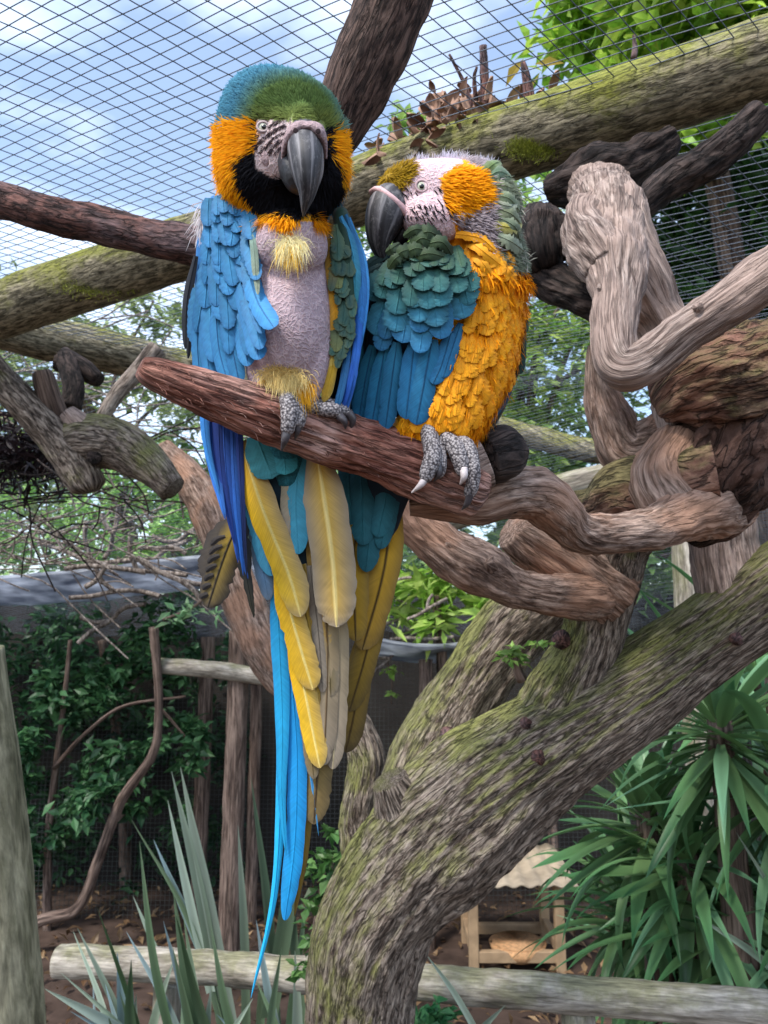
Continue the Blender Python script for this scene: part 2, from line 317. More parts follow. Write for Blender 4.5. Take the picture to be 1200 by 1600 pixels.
M['feedpost'] = plain('pale_timber', S(168, 142, 112), .8, .2, .75, 14)
M['tray'] = plain('corn_tray', S(206, 160, 116), .8, .2, .7, 60)
M['eye'] = plain('pale_iris', S(190, 192, 172), .2, .5, .95, 100); M['pupil'] = plain('pupil', S(8, 8, 9), .1, .6, .95, 100)
M['nostril'] = plain('nostril_dark', S(52, 42, 44), .9, .1, .8, 300)
M['nest'] = plain('dead_leaf', S(156, 126, 108), .9, .1, .55, 30)

# ------------------------------------------------------------------ ground and far setting
def grid_sheet(name, x0, x1, y0, y1, nx, ny, zf, mat, parent=None, kind=None, thick=0):
    x, y = np.meshgrid(np.linspace(x0, x1, nx), np.linspace(y0, y1, ny), indexing='ij'); z = zf(x, y)
    V = np.stack([x, y, z], -1).reshape(-1, 3); i, j = np.meshgrid(np.arange(nx - 1), np.arange(ny - 1), indexing='ij')
    q = np.stack([i * ny + j, (i + 1) * ny + j, (i + 1) * ny + j + 1, i * ny + j + 1], -1).reshape(-1, 4)
    if thick:
        n = len(V); V = np.r_[V, V - [0, 0, thick]]; q = np.r_[q, q[:, ::-1] + n]
        ed = []
        for a in range(nx - 1): ed += [(a*ny, a*ny+n, (a+1)*ny+n, (a+1)*ny), (a*ny+ny-1, (a+1)*ny+ny-1, (a+1)*ny+ny-1+n, a*ny+ny-1+n)]
        for a in range(ny - 1): ed += [(a, a+1, a+1+n, a+n), ((nx-1)*ny+a, (nx-1)*ny+a+n, (nx-1)*ny+a+1+n, (nx-1)*ny+a+1)]
        q = np.r_[q, ed]
    return put(name, mesh(name, V, q), mat, parent, kind)
def n2(x, y, s, o=0): 
    sh = x.shape; return fbm(np.c_[x.ravel() * s, y.ravel() * s, np.full(x.size, 3.1 + o)], 3).reshape(sh)
grid_sheet('ground', -60, 60, -40, 80, 241, 241, lambda x, y: -.01 + .03 * n2(x, y, .9), M['soil'], kind='structure')

# leaf clouds -------------------------------------------------------
def leaves_mesh(name, c, size, cols, up=.5, asp=.42, droop=.2):
    """c centres (n,3); one folded leaf of 4 triangles at each"""
    n = len(c); d = rng.normal(size=(n, 3)); d[:, 2] = d[:, 2] * .5 - droop; d /= np.linalg.norm(d, axis=1)[:, None]
    u = rng.normal(size=(n, 3)) + [0, 0, up * 3]; u -= d * np.sum(u * d, 1)[:, None]; u /= np.linalg.norm(u, axis=1)[:, None]
    sdv = np.cross(d, u); L = (size * rng.uniform(.6, 1.35, n))[:, None]; W = L * asp
    a = c; b = c + d * L * .5 + sdv * W * .5 + u * W * .18; e = c + d * L * .5 - sdv * W * .5 + u * W * .18; m = c + d * L * .5; tp = c + d * L - u * L * .12
    V = np.stack([a, b, m, e, tp], 1).reshape(-1, 3); k = np.arange(n)[:, None] * 5
    t = np.concatenate([k + [0, 2, 1], k + [0, 3, 2], k + [1, 2, 4], k + [2, 3, 4]])
    cc = np.repeat(cols, 5, 0)
    return mesh(name, V, None, t, dict(col=cc), smooth=False)
def colvar(n, c, v=.3, c2=None):
    k = rng.uniform(1 - v, 1 + v, n)[:, None]; base = np.tile(c, (n, 1))
    if c2 is not None:
        f = rng.uniform(0, 1, n)[:, None] ** 1.5; base = base * (1 - f) + np.asarray(c2) * f
    return np.clip(base * k, 0, 1)
def clump_pts(blobs, n):
    """blobs: (x,y,z,r); points gathered round many sub-clumps so that gaps stay open"""
    out = []; tot = sum(b[3] ** 2 for b in blobs)
    for (x, y, z, r) in blobs:
        m = int(n * r * r / tot); ns = max(6, int(m / 55)); d = rng.normal(size=(ns, 3)); d /= np.linalg.norm(d, axis=1)[:, None]
        cc = np.array([x, y, z]) + d * (r * rng.uniform(.35, 1.05, ns) ** .7)[:, None] * [1, 1, .85]
        p = cc[rng.integers(0, ns, m)] + rng.normal(size=(m, 3)) * r * .14; out.append(p)
    return np.concatenate(out)
def blob(px, py, d, rp): 
    p = P(px, py, d); return (p[0], p[1], p[2], rp * d / FPX)
def tree(label, base, blobs, n, size, c, c2, group=None, trunk_r=.09, name='tree', limbs=True, up=.5, asp=.42):
    t = thing(name, label, 'tree', (base[0], base[1], 0), group)
    bl = np.array(blobs); top = bl[:, :3].mean(0)
    branch('trunk', [(base[0], base[1], -.05, trunk_r * 1.2), (base[0] * .6 + top[0] * .4, base[1] * .6 + top[1] * .4, top[2] * .5, trunk_r), (top[0], top[1], top[2], trunk_r * .5)], M['fpost'], t, nar=10, step=.08, world=True)
    for b in blobs[:6] if limbs else []:
        branch('limb', [(base[0] * .45 + top[0] * .55, base[1] * .45 + top[1] * .55, top[2] * .6, trunk_r * .3), ((b[0] + top[0]) / 2, (b[1] + top[1]) / 2, (b[2] + top[2] * .7) / 2 + .1, trunk_r * .2), (b[0], b[1], b[2], trunk_r * .12)], M['fpost'], t, nar=7, step=.1, world=True)
    pts = clump_pts(blobs, n)
    put('crown', leaves_mesh('crown', pts, size, colvar(len(pts), c, .35, c2), up=up, asp=asp), M['leaf'], t, 'stuff')
    return t
G = 'trees beyond the aviary'
tree('bright yellow-green broadleaf tree overhanging the aviary net above the big mossy log', (2.6, 4.6), [blob(1010, 60, 3.4, 150), blob(1140, 110, 3.2, 150), blob(1230, -20, 3.2, 170), blob(1080, -60, 3.4, 150), blob(930, 20, 3.6, 70)], 5200, .12, S(104, 150, 44), S(176, 200, 84), G, limbs=False)
tree('dense dark green tree behind the dark forked branch on the right', (2.6, 5.2), [blob(1120, 330, 4.2, 150), blob(1210, 420, 3.9, 170), blob(1050, 240, 4.6, 120), blob(1220, 560, 4.0, 150), blob(1230, 250, 4.2, 120), blob(1060, 450, 4.4, 110), blob(1140, 200, 4.4, 110)], 12000, .10, S(44, 82, 40), S(92, 138, 66), G, limbs=False)
tree('leafy light green tree seen through the net beside the yellow-breasted macaw', (1.2, 5.6), [blob(880, 470, 4.9, 110), blob(960, 560, 4.9, 130), blob(830, 590, 5.0, 120), blob(900, 380, 5.2, 90), blob(800, 700, 5.0, 110), blob(1000, 420, 5.0, 100), blob(690, 250, 5.0, 55), blob(630, 215, 5.0, 45), blob(600, 300, 5.2, 60), blob(780, 300, 5.2, 80), blob(740, 420, 5.2, 90), blob(640, 400, 5.4, 90)], 12000, .09, S(120, 162, 80), S(196, 216, 124), G)
tree('pale hazy tree behind the dead twigs under the left end of the mossy log', (-1.8, 7.0), [blob(240, 470, 6.2, 90), blob(90, 560, 6.6, 120), blob(300, 600, 6.6, 110), blob(180, 640, 6.8, 100), blob(20, 700, 6.4, 130), blob(-90, 560, 6.6, 120)], 5200, .10, S(128, 150, 92), S(192, 206, 140), G)
tree('low bright green tree between the dead branches and the grey roof sheet', (-1.0, 6.2), [blob(220, 790, 5.8, 110), blob(310, 840, 5.6, 90), blob(90, 850, 5.8, 110), blob(360, 740, 6.0, 90), blob(-40, 830, 5.8, 110), blob(430, 840, 5.8, 110), blob(560, 780, 6.0, 110), blob(480, 700, 6.2, 100)], 7800, .08, S(112, 160, 78), S(180, 212, 132), G)
tree('shaggy green tree behind the lower log and the hooked driftwood', (.7, 6.4), [blob(700, 700, 5.4, 110), blob(850, 760, 5.4, 110), blob(950, 820, 5.2, 120), blob(640, 820, 5.6, 110), blob(1120, 850, 4.6, 150), blob(1230, 800, 4.6, 150)], 6500, .10, S(82, 128, 62), S(150, 190, 104), G)

bl = [(x_, 10.5 + .8 * math.sin(x_ * 3), z_, .95) for x_ in np.arange(-8, 9, 1.1) for z_ in (.4, 1.3, 2.4, 3.6)]
pts = clump_pts(bl, 32000); fw = put('far_wood', leaves_mesh('far_wood', pts, .22, colvar(len(pts), S(92, 128, 70), .4, S(160, 186, 116))), M['leaf'], None, 'stuff'); tag(fw, 'hazy green wood far behind the aviary', 'wood')

# ------------------------------------------------------------------ aviary roof net
def netz(x, y):
    z = 2.45 - .04 * np.clip(y - 1.0, 0, 9) - np.clip(y - 2.5, 0, 9) * .30
    return z + .022 * np.sin(x * 2.3 + y * 1.7) + .03 * n2(x, y, 1.4) + .012 * n2(x, y, 5, 9) - .05 * np.exp(-((x + .75) ** 2 + (y - 1.9) ** 2) / .25)
def strands(lines, r, sides=3):
    Vs, Qs = [], []; off = 0
    for C in lines:
        n = len(C); T = np.gradient(C, axis=0); T /= np.linalg.norm(T, axis=1)[:, None]; N = np.cross(T, [0, .3, 1.0]); N /= np.linalg.norm(N, axis=1)[:, None]; B = np.cross(T, N)
        th = np.arange(sides) * 2 * np.pi / sides
        V = C[:, None] + r * (N[:, None] * np.cos(th)[None, :, None] + B[:, None] * np.sin(th)[None, :, None])
        Vs.append(V.reshape(-1, 3)); Qs.append(ringfaces(n, sides, off)); off += n * sides
    return np.concatenate(Vs), np.concatenate(Qs)
def netlines(x0, x1, y0, y1, ang, sp):
    ct = 1 / math.tan(math.radians(ang)); L = []
    lo, hi = min(0, (y1 - y0) * ct), max(0, (y1 - y0) * ct)
    for xs in np.arange(x0 - hi, x1 - lo, sp):
        y = np.linspace(y0, y1, 90); x = xs + (y - y0) * ct + .012 * math.sin(xs * 40)
        k = (x > x0) & (x < x1)
        if k.sum() < 3: continue
        yy = np.linspace(y[k][0], y[k][-1], max(8, int(k.sum()))); xx = xs + (yy - y0) * ct
        xx = xx + .009 * n2(xx, yy, 3.0, 2); zz = netz(xx, yy) + .002 * np.sin(xs * 900 + yy * 70)
        L.append(np.c_[xx, yy, zz])
    return L
V, q = strands(netlines(-3.6, 3.6, .3, 5.4, 40, .052) + netlines(-3.6, 3.6, .3, 5.4, -24, .052), .00105)
tag(put('aviary_net', mesh('aviary_net', V, q), M['wire']), 'grey diamond wire net stretched overhead as the aviary roof', 'net')

# roof sheets at the far edge
def sheet(label, pts, d0, d1, drop):
    """pts: px of the front edge; sheet runs back from depth d0 to d1"""
    n = 30; f = spline(np.array([(a, b, d0) for a, b in pts], float), n); A = PP(f); Bk = A + np.array([0, d1 - d0, drop])
    m = 8; V = np.stack([A * (1 - t) + Bk * t for t in np.linspace(0, 1, m)], 1).reshape(-1, 3); V[:, 2] += .03 * fbm(V * 2.5, 3) + .012 * fbm(V * 9, 2)
    i, j = np.meshgrid(np.arange(n - 1), np.arange(m - 1), indexing='ij'); q = np.stack([i * m + j, (i + 1) * m + j, (i + 1) * m + j + 1, i * m + j + 1], -1).reshape(-1, 4)
    k = len(V); V = np.r_[V, V - [0, 0, .012]]; e = [(a*m, a*m+k, (a+1)*m+k, (a+1)*m) for a in range(n-1)]
    q = np.r_[q, q[:, ::-1] + k, e]
    return tag(put('roof_sheet', mesh('roof_sheet', V, q), M['sheet']), label, 'roof sheet')
sheet('long sagging grey roof sheet above the dark leafy fence on the left', [(-400, 955), (-100, 948), (60, 942), (200, 930), (340, 915), (470, 905)], 4.3, 3.75, .11)
sheet('short grey roof sheet behind the tail, above the brown curtain fence', [(560, 1020), (640, 1032), (700, 1030), (800, 1012)], 4.2, 3.7, .10)

# ------------------------------------------------------------------ logs and beams
tag(branch('log_beam', [(1420, 18, 1.12, 60), (1200, 92, 1.22, 60), (980, 165, 1.31, 58), (780, 228, 1.4, 55), (560, 300, 1.5, 50), (280, 392, 1.64, 46), (0, 484, 1.78, 43), (-260, 566, 1.92, 42)], M['beam'], nar=64, step=.01, rough=.02, ridge=.012, lump=.05, rfreq=8), 'thick moss-covered log crossing behind both macaws under the net', 'log')
tag(branch('log_beam', [(-120, 480, 2.15, 34), (20, 518, 2.2, 35), (150, 545, 2.3, 33), (300, 578, 2.45, 28), (460, 612, 2.6, 26)], M['beam'], nar=32, step=.02, rough=.03, ridge=.02), 'thinner mossy log below the thick one, behind the blue wing', 'log')
tag(branch('log_beam', [(700, 645, 3.2, 17), (800, 675, 3.2, 18), (960, 712, 3.1, 18), (1100, 742, 3.0, 18)], M['beam'], nar=20, step=.03), 'thin dark mossy log right of the yellow-breasted macaw, upper of two', 'log')
tag(branch('log_beam', [(560, 838, 2.75, 22), (680, 812, 2.7, 22), (830, 775, 2.65, 22), (980, 738, 2.6, 22), (1120, 705, 2.5, 22)], M['rail'], nar=20, step=.03), 'pale greenish log passing behind the S-bent driftwood', 'log')
tag(branch('log_rail', [(90, 1502, 2.12, 24), (300, 1510, 2.08, 24), (490, 1524, 1.95, 25), (760, 1543, 1.82, 26), (1200, 1578, 1.62, 28), (1330, 1590, 1.56, 29)], M['rail'], nar=32, step=.012, rough=.02, ridge=.02), 'pale weathered log rail running low across in front of the yucca', 'rail')
for nm, a in (('rail post under the low log rail beside the flax leaves', (260, 1540, 2.12)), ('rail post under the low log rail below the feeding table', (905, 1580, 1.76))):
    p = P(*a); tag(branch('rail_post', [(p[0], p[1] + .01, -.05, .045), (p[0], p[1] + .01, p[2] * .5, .042), (p[0], p[1] + .01, p[2], .04)], M['rail'], world=True, nar=16, step=.03), nm, 'post')
tag(branch('leaning_pole', [(-62, 1020, 1.32, 62), (-42, 1200, 1.32, 66), (-22, 1400, 1.32, 69), (-8, 1600, 1.32, 71), (10, 2000, 1.33, 74), (20, 2300, 1.34, 74)], M['post'], nar=64, step=.012, rough=.012, ridge=.01, lump=.05), 'smooth greenish leaning pole standing at the end of the flax bed', 'pole')

def moss(cx, cy, d, sx, sy, n):
    a = np.c_[rng.normal(cx, sx, n), rng.normal(cy, sy, n), np.full(n, d)]; p = PP(a); V = []; dr = rng.normal(size=(n, 3)) * .7 + [-.1, -.8, .5]; dr /= np.linalg.norm(dr, axis=1)[:, None]
    sdv = np.cross(dr, rng.normal(size=(n, 3))); sdv /= np.linalg.norm(sdv, axis=1)[:, None]; L = rng.uniform(.006, .016, n)[:, None]
    V = np.stack([p - sdv * .0008, p + sdv * .0008, p + dr * L], 1).reshape(-1, 3); c = np.repeat(colvar(n, S(126, 136, 48), .35, S(170, 176, 84)), 3, 0)
    return mesh('moss_tuft', V, None, np.arange(3 * n).reshape(-1, 3), dict(col=c), False)
for a_, lab in (((832, 232, 1.325, 18, 9, 1500), 'fluffy green moss tuft on the thick log right of the turned-back head'), ((150, 445, 1.655, 26, 9, 1200), 'yellowish moss tuft on the left end of the thick log')):
    tag(put('moss_tuft', moss(*a_), M['leaf']), lab, 'moss')

# ------------------------------------------------------------------ climbing tree with its driftwood
tb = P(566, 1720, 1.45)
t = thing('climbing_tree', 'big mossy forked tree trunk carrying the driftwood perches', 'tree', (tb[0], tb[1], 0))
g0 = np.array([tb[0] - .02, tb[1] + .03, -.1])
def X(a): 
    p = P(*a[:3]); return (p[0], p[1], p[2], a[3] * a[2] / FPX)
kw = dict(nar=200, step=.005, rough=.05, ridge=.055, rfreq=14, lump=.12)
branch('trunk', [(g0[0], g0[1], -.1, .15), (g0[0], g0[1] - .01, .25, .11)] + [X(a) for a in ((562, 1600, 1.45, 78), (590, 1440, 1.42, 86), (655, 1340, 1.40, 100), (755, 1238, 1.36, 98), (880, 1148, 1.32, 82), (1000, 1072, 1.28, 66), (1105, 1000, 1.25, 60), (1200, 930, 1.22, 62), (1320, 850, 1.18, 64))], M['trunk'], t, world=True, **kw)
kw2 = dict(nar=110, step=.005, rough=.06, ridge=.06, rfreq=11, lump=.14)
branch('limb', [(640, 1350, 1.42, 60), (652, 1225, 1.46, 58), (706, 1118, 1.49, 54), (776, 1015, 1.5, 53), (850, 935, 1.5, 56), (900, 880, 1.46, 50)], M['trunk'], t, **kw2)
branch('limb', [(820, 1190, 1.33, 60), (880, 1090, 1.32, 58), (925, 1000, 1.30, 50), (945, 910, 1.28, 54), (960, 840, 1.25, 56), (1000, 780, 1.2, 50)], M['trunk'], t, **kw2)
branch('limb', [(1150, 985, 1.25, 50), (1140, 915, 1.26, 54), (1130, 850, 1.27, 50), (1128, 770, 1.27, 48), (1130, 700, 1.27, 45)], M['driftgrey'], t, **kw2)
branch('limb_stub', [(660, 1330, 1.38, 62), (632, 1268, 1.37, 46), (608, 1218, 1.36, 27)], M['trunk'], t, **kw2)
branch('limb', [(600, 1420, 1.55, 40), (560, 1290, 1.58, 30), (572, 1190, 1.6, 28), (550, 1120, 1.62, 22), (530, 1060, 1.64, 18)], M['trunk'], t, **kw2)
branch('cut_limb', [(955, 930, 1.27, 55), (885, 880, 1.24, 52), (830, 845, 1.22, 44), (800, 825, 1.21, 34)], M['drift'], t, **kw2)
for a in ((842, 1182, 1.24, 11), (790, 1208, 1.28, 9), (725, 1262, 1.31, 8), (700, 1150, 1.38, 9), (822, 1130, 1.26, 7), (1150, 998, 1.17, 7), (880, 1000, 1.27, 10)):
    x, y, d, r = a
    branch('knot', [(x, y, d + .03, r * 1.6), (x, y, d, r * 1.25), (x - 1, y + 1, d - .012, r * .6)], M['redbranch'], t, nar=14, step=.004, rough=.25, ridge=.1)

dt = thing('driftwood_stump', 'knobbly brown driftwood stump with bent limbs under the mossy log', 'driftwood', P(1110, 800, .98))
k3 = dict(nar=110, step=.0035, rough=.085, ridge=.05, rfreq=8, lump=.2)
branch('stump', [(1320, 520, .95, 50), (1240, 560, .94, 78), (1165, 585, .94, 84), (1105, 600, .95, 78), (1060, 620, .97, 52), (1040, 640, .99, 24)], M['stump'], dt, nar=200, step=.003, rough=.2, ridge=.12, rfreq=6, lump=.25)
branch('shaded_hollow_base', [(1200, 600, .99, 70), (1165, 670, .98, 92), (1130, 730, .975, 88), (1095, 790, .985, 62), (1060, 830, 1.0, 36)], M['hollow'], dt, nar=180, step=.003, rough=.3, ridge=.15, rfreq=5, lump=.3)  # solid lump; its dark material stands in for cavity shade
branch('root_flare', [(1120, 760, .95, 66), (1050, 770, .97, 58), (985, 768, 1.0, 46), (935, 790, 1.04, 36), (890, 800, 1.08, 26)], M['stump'], dt, **k3)
branch('arm', [(1060, 690, .98, 42), (1030, 750, .96, 50), (1060, 800, .94, 56)], M['drift'], dt, **k3)
branch('upright', [(940, 285, 1.30, 44), (940, 312, 1.16, 46), (955, 365, 1.0, 58), (990, 430, .99, 52), (1030, 500, 1.0, 40), (1065, 580, 1.0, 46), (1090, 650, 1.0, 60)], M['driftgrey'], dt, **k3)
branch('burl', [(925, 330, 1.02, 30), (915, 355, .98, 36), (935, 385, .95, 46), (960, 420, .92, 40)], M['driftgrey'], dt, nar=60, step=.004, rough=.12, ridge=.05, lump=.25)
branch('hooked_arm', [(945, 320, 1.06, 52), (955, 390, .96, 52), (962, 460, .90, 38), (960, 530, .87, 35), (975, 576, .85, 34), (1015, 562, .845, 32), (1075, 516, .83, 32), (1150, 465, .81, 36), (1230, 410, .79, 39), (1320, 345, .77, 40)], M['driftgrey'], dt, **k3)
branch('dark_arm', [(1000, 325, 1.06, 20), (1040, 290, 1.06, 24), (1090, 262, 1.05, 27), (1140, 225, 1.04, 27), (1192, 178, 1.03, 24)], M['driftdark'], dt, **k3)
branch('knotted_top', [(860, 300, 1.30, 24), (905, 286, 1.27, 40), (950, 272, 1.25, 46), (1000, 248, 1.24, 36), (1050, 215, 1.24, 18)], M['driftdark'], dt, nar=60, step=.005, rough=.16, ridge=.1, lump=.3)
branch('burl', [(845, 335, 1.14, 26), (840, 365, 1.12, 44), (842, 400, 1.1, 40), (850, 425, 1.1, 24)], M['driftdark'], dt, nar=70, step=.004, rough=.2, ridge=.05, lump=.25)
branch('dark_arm', [(815, 412, 1.12, 28), (860, 440, 1.1, 30), (915, 465, 1.07, 28), (980, 490, 1.04, 26)], M['driftdark'], dt, **k3)
branch('curved_arm', [(930, 540, 1.08, 12), (938, 600, 1.07, 24), (955, 655, 1.06, 36), (985, 705, 1.05, 42), (1030, 690, 1.04, 40), (1080, 650, 1.02, 40)], M['drift'], dt, **k3)
branch('arm', [(1150, 790, .99, 40), (1090, 800, .93, 42), (1040, 818, .90, 36), (975, 832, .86, 31), (905, 832, .83, 34), (868, 800, .80, 38), (830, 770, .775, 40), (790, 768, .75, 38), (742, 782, .735, 38), (700, 786, .73, 26), (640, 790, .73, 14)], M['drift'], dt, **k3)
branch('lower_arm', [(955, 935, 1.31, 36), (915, 930, 1.22, 36), (850, 928, 1.17, 30), (795, 915, 1.15, 32), (738, 885, 1.13, 40), (690, 855, 1.12, 33), (650, 822, 1.12, 30), (628, 790, 1.12, 26), (605, 750, 1.13, 20)], M['drift'], dt, **k3)
for (x, y, d, r, mt) in ((920, 345, .985, 16, 'driftgrey'), (985, 405, .93, 15, 'driftgrey'), (940, 450, .88, 9, 'driftgrey'), (1010, 545, .825, 8, 'driftgrey'), (1090, 480, .80, 8, 'driftgrey'), (1120, 500, .80, 7, 'driftgrey'), (870, 790, .77, 12, 'drift'), (930, 850, .82, 10, 'drift'), (1000, 815, .865, 9, 'drift'), (820, 750, .75, 11, 'drift'), (760, 880, 1.09, 14, 'drift'), (700, 850, 1.09, 13, 'drift'), (970, 650, 1.03, 12, 'drift')):
    branch('nodule', [(x + 4, y + 3, d + .045, r * 1.5), (x + 2, y + 2, d + .022, r * 1.25), (x, y, d, r * .6)], M[mt], dt, nar=26, step=.003, rough=.25, ridge=.08, lump=.35, roundend=True)
for a in ((803, 792, .737, 9), (728, 893, 1.10, 11), (955, 362, .925, 8), (972, 378, .925, 9), (1000, 415, .93, 10)):
    x, y, d, r = a; th = np.linspace(0, 1, 12)
    branch('knot_hole', [(x, y, d + .012, r * 1.1), (x, y, d, r), (x, y, d - .002, r * .8)], M['driftdark'], dt, nar=16, step=.003, rough=.15)

pb = P(480, 668, .65)
pt = thing('perch', 'thick stripped red-brown perch branch gripped by both macaws', 'perch', pb)
branch('perch_wood', [(219, 573, .598, 15), (227, 577, .60, 20), (255, 588, .604, 26), (310, 608, .615, 31), (390, 636, .63, 39), (480, 668, .648, 41), (570, 700, .665, 42), (650, 729, .68, 45), (710, 750, .692, 47), (745, 762, .70, 42), (758, 766, .702, 22)], M['perch'], pt, nar=150, step=.0022, rough=.08, ridge=.10, rfreq=8, lump=.10)
branch('side_stub', [(712, 742, .705, 30), (735, 727, .70, 44), (755, 718, .70, 46)], M['driftgrey'], pt, nar=60, step=.002, rough=.06, ridge=.03, lump=.1)
branch('side_stub', [(752, 717, .705, 40), (772, 711, .712, 43), (790, 708, .722, 40), (802, 706, .73, 28), (806, 705, .735, 10)], M['driftdark'], pt, nar=60, step=.002, rough=.08, ridge=.03, lump=.12)
# torn bark fibres on the perch
def fibres():
    L = []
    for k in range(90):
        s = rng.uniform(0, 1); x = 232 + s * 520; y = 580 + s * 185 + rng.uniform(-34, 40) * (.5 + .5 * min(1, s * 4)); d = .598 + s * .105 - .0225 * math.sqrt(max(.05, 1 - ((y - 580 - s * 185) / 44) ** 2))
        l = rng.uniform(8, 24); a = math.radians(20 + rng.normal() * 10)
        p = np.array([(x, y, d + .002), (x + l * .5 * math.cos(a), y + l * .5 * math.sin(a), d - .0006), (x + l * math.cos(a + .3), y + l * math.sin(a + .3), d - .0016 - rng.uniform(0, .002))])
        L.append(PP(spline(p, 6)))
    V, q = strands(L, .0004); n = len(V)
    put('torn_fibres', mesh('torn_fibres', V, q, None, dict(bk=V)), M['perch'], pt, 'stuff')
fibres()

tag(branch('branch', [(-160, 270, .97, 27), (0, 312, .96, 28), (90, 338, .95, 28), (170, 355, .95, 28), (250, 376, .95, 30), (330, 388, .95, 31), (430, 400, .96, 30), (520, 420, 1.0, 26)], M['redbranch'], nar=80, step=.004, rough=.06, ridge=.03, lump=.1), 'rough red-brown branch reaching in behind the blue wing of the front-facing macaw', 'branch')
tag(branch('branch', [(660, -140, .84, 52), (625, -30, .85, 54), (600, 40, .86, 53), (570, 110, .87, 51), (545, 165, .88, 46), (530, 215, .89, 32), (522, 250, .9, 14)], M['darkbranch'], nar=90, step=.004, rough=.03, ridge=.04, rfreq=10, lump=.08), 'dark upright branch coming down behind the green-crowned head', 'branch')

# dead fork on the left
fk = thing('dead_fork', 'grey-green forked dead branch with a hollow knot below the thinner mossy log', 'branch', P(140, 740, 1.9))
kf = dict(nar=36, step=.01, rough=.05, ridge=.05, lump=.12)
branch('limb', [(-60, 520, 1.85, 22), (0, 590, 1.86, 24), (60, 655, 1.88, 25), (110, 715, 1.9, 28), (140, 760, 1.9, 26), (143, 768, 1.9, 14)], M['trunk'], fk, **kf)
branch('limb', [(90, 700, 1.92, 30), (140, 690, 1.92, 40), (185, 695, 1.92, 36), (230, 725, 1.9, 30), (270, 765, 1.88, 22)], M['trunk'], fk, **kf)
branch('stub', [(95, 680, 1.92, 22), (82, 640, 1.9, 19), (68, 590, 1.88, 16), (66, 582, 1.88, 14)], M['fpost'], fk, **kf)
branch('stub', [(150, 668, 1.94, 10), (180, 620, 1.96, 12), (215, 580, 1.98, 13), (246, 545, 2.0, 15)], M['twig'], fk, **kf)
branch('stub', [(140, 685, 1.9, 24), (118, 660, 1.9, 20), (105, 645, 1.9, 14)], M['driftgrey'], fk, **kf)
branch('stub', [(95, 560, 2.06, 20), (125, 575, 2.06, 18), (155, 595, 2.05, 12)], M['driftdark'], fk, **kf)
branch('stub', [(110, 640, 1.97, 16), (115, 600, 2.0, 16), (100, 560, 2.05, 15)], M['driftdark'], fk, **kf)
branch('knot_hole', [(148, 714, 1.87, 12), (148, 715, 1.862, 11), (148, 715, 1.858, 8)], M['driftdark'], fk, nar=16, step=.003)
tag(branch('dead_branch', [(255, 700, 2.3, 16), (300, 755, 2.25, 26), (340, 830, 2.2, 30), (375, 930, 2.15, 32), (410, 1010, 2.15, 32), (440, 1060, 2.15, 26), (470, 1090, 2.15, 18)], M['drift'], nar=40, step=.01), 'pinkish brown dead branch slanting down behind the long tail', 'branch')

# twigs and brush lying on the far net
def brush(label, cx, cy, d, n, spread, rr, ln_, name='fallen_twigs', mat='twig', seed=0):
    L = []; r0 = np.random.default_rng(seed)
    for k in range(n):
        x = cx + r0.normal() * spread[0]; y = cy + r0.normal() * spread[1]; dd = d + r0.normal() * .15; a = r0.uniform(-.5, .5) + (math.pi if r0.random() < .5 else 0); l = ln_ * r0.uniform(.5, 1.5)
        p = [(x, y, dd)]; 
        for s in range(4):
            a += r0.normal() * .3; p.append((p[-1][0] + l / 4 * math.cos(a), p[-1][1] + l / 4 * math.sin(a) * .8, p[-1][2] + r0.normal() * .04))
        L.append(PP(spline(np.array(p), 10)))
        if r0.random() < .8:
            b = p[2]; a2 = a + r0.choice([-.8, .8]); L.append(PP(spline(np.array([b, (b[0] + l * .2 * math.cos(a2), b[1] + l * .2 * math.sin(a2), b[2]), (b[0] + l * .35 * math.cos(a2 + .2), b[1] + l * .35 * math.sin(a2 + .2), b[2])]), 6)))
    V, q = strands(L, rr, 5)
    return tag(put(name, mesh(name, V, q, None, dict(bk=V)), M[mat]), label, 'twigs')
brush('pale tangle of fallen twigs on the net around the forked dead branch', 150, 620, 2.9, 34, (130, 60), .0035, 260, seed=1)
brush('thin grey twigs lying on the net just above the long grey roof sheet', 150, 850, 3.6, 40, (130, 45), .004, 200, seed=2)
brush('bleached thicker sticks on the edge of the long grey roof sheet', 215, 880, 3.7, 9, (55, 25), .013, 130, seed=3)
brush('dark brown twigs hanging around the shaggy dark nest', 60, 740, 2.6, 34, (75, 28), .003, 150, mat='driftdark', seed=4)
brush('pinkish bare twigs on the short grey roof sheet behind the tail', 655, 985, 4.0, 7, (35, 14), .009, 110, seed=5)
# shaggy nest
pts = PP(np.c_[rng.normal(25, 42, 900), rng.normal(705, 26, 900), rng.normal(2.5, .07, 900)])
tag(put('nest', leaves_mesh('nest', pts, .07, colvar(900, S(38, 28, 32), .4), asp=.18), M['leaf']), 'shaggy dark nest caught in the net beside the forked dead branch', 'nest')

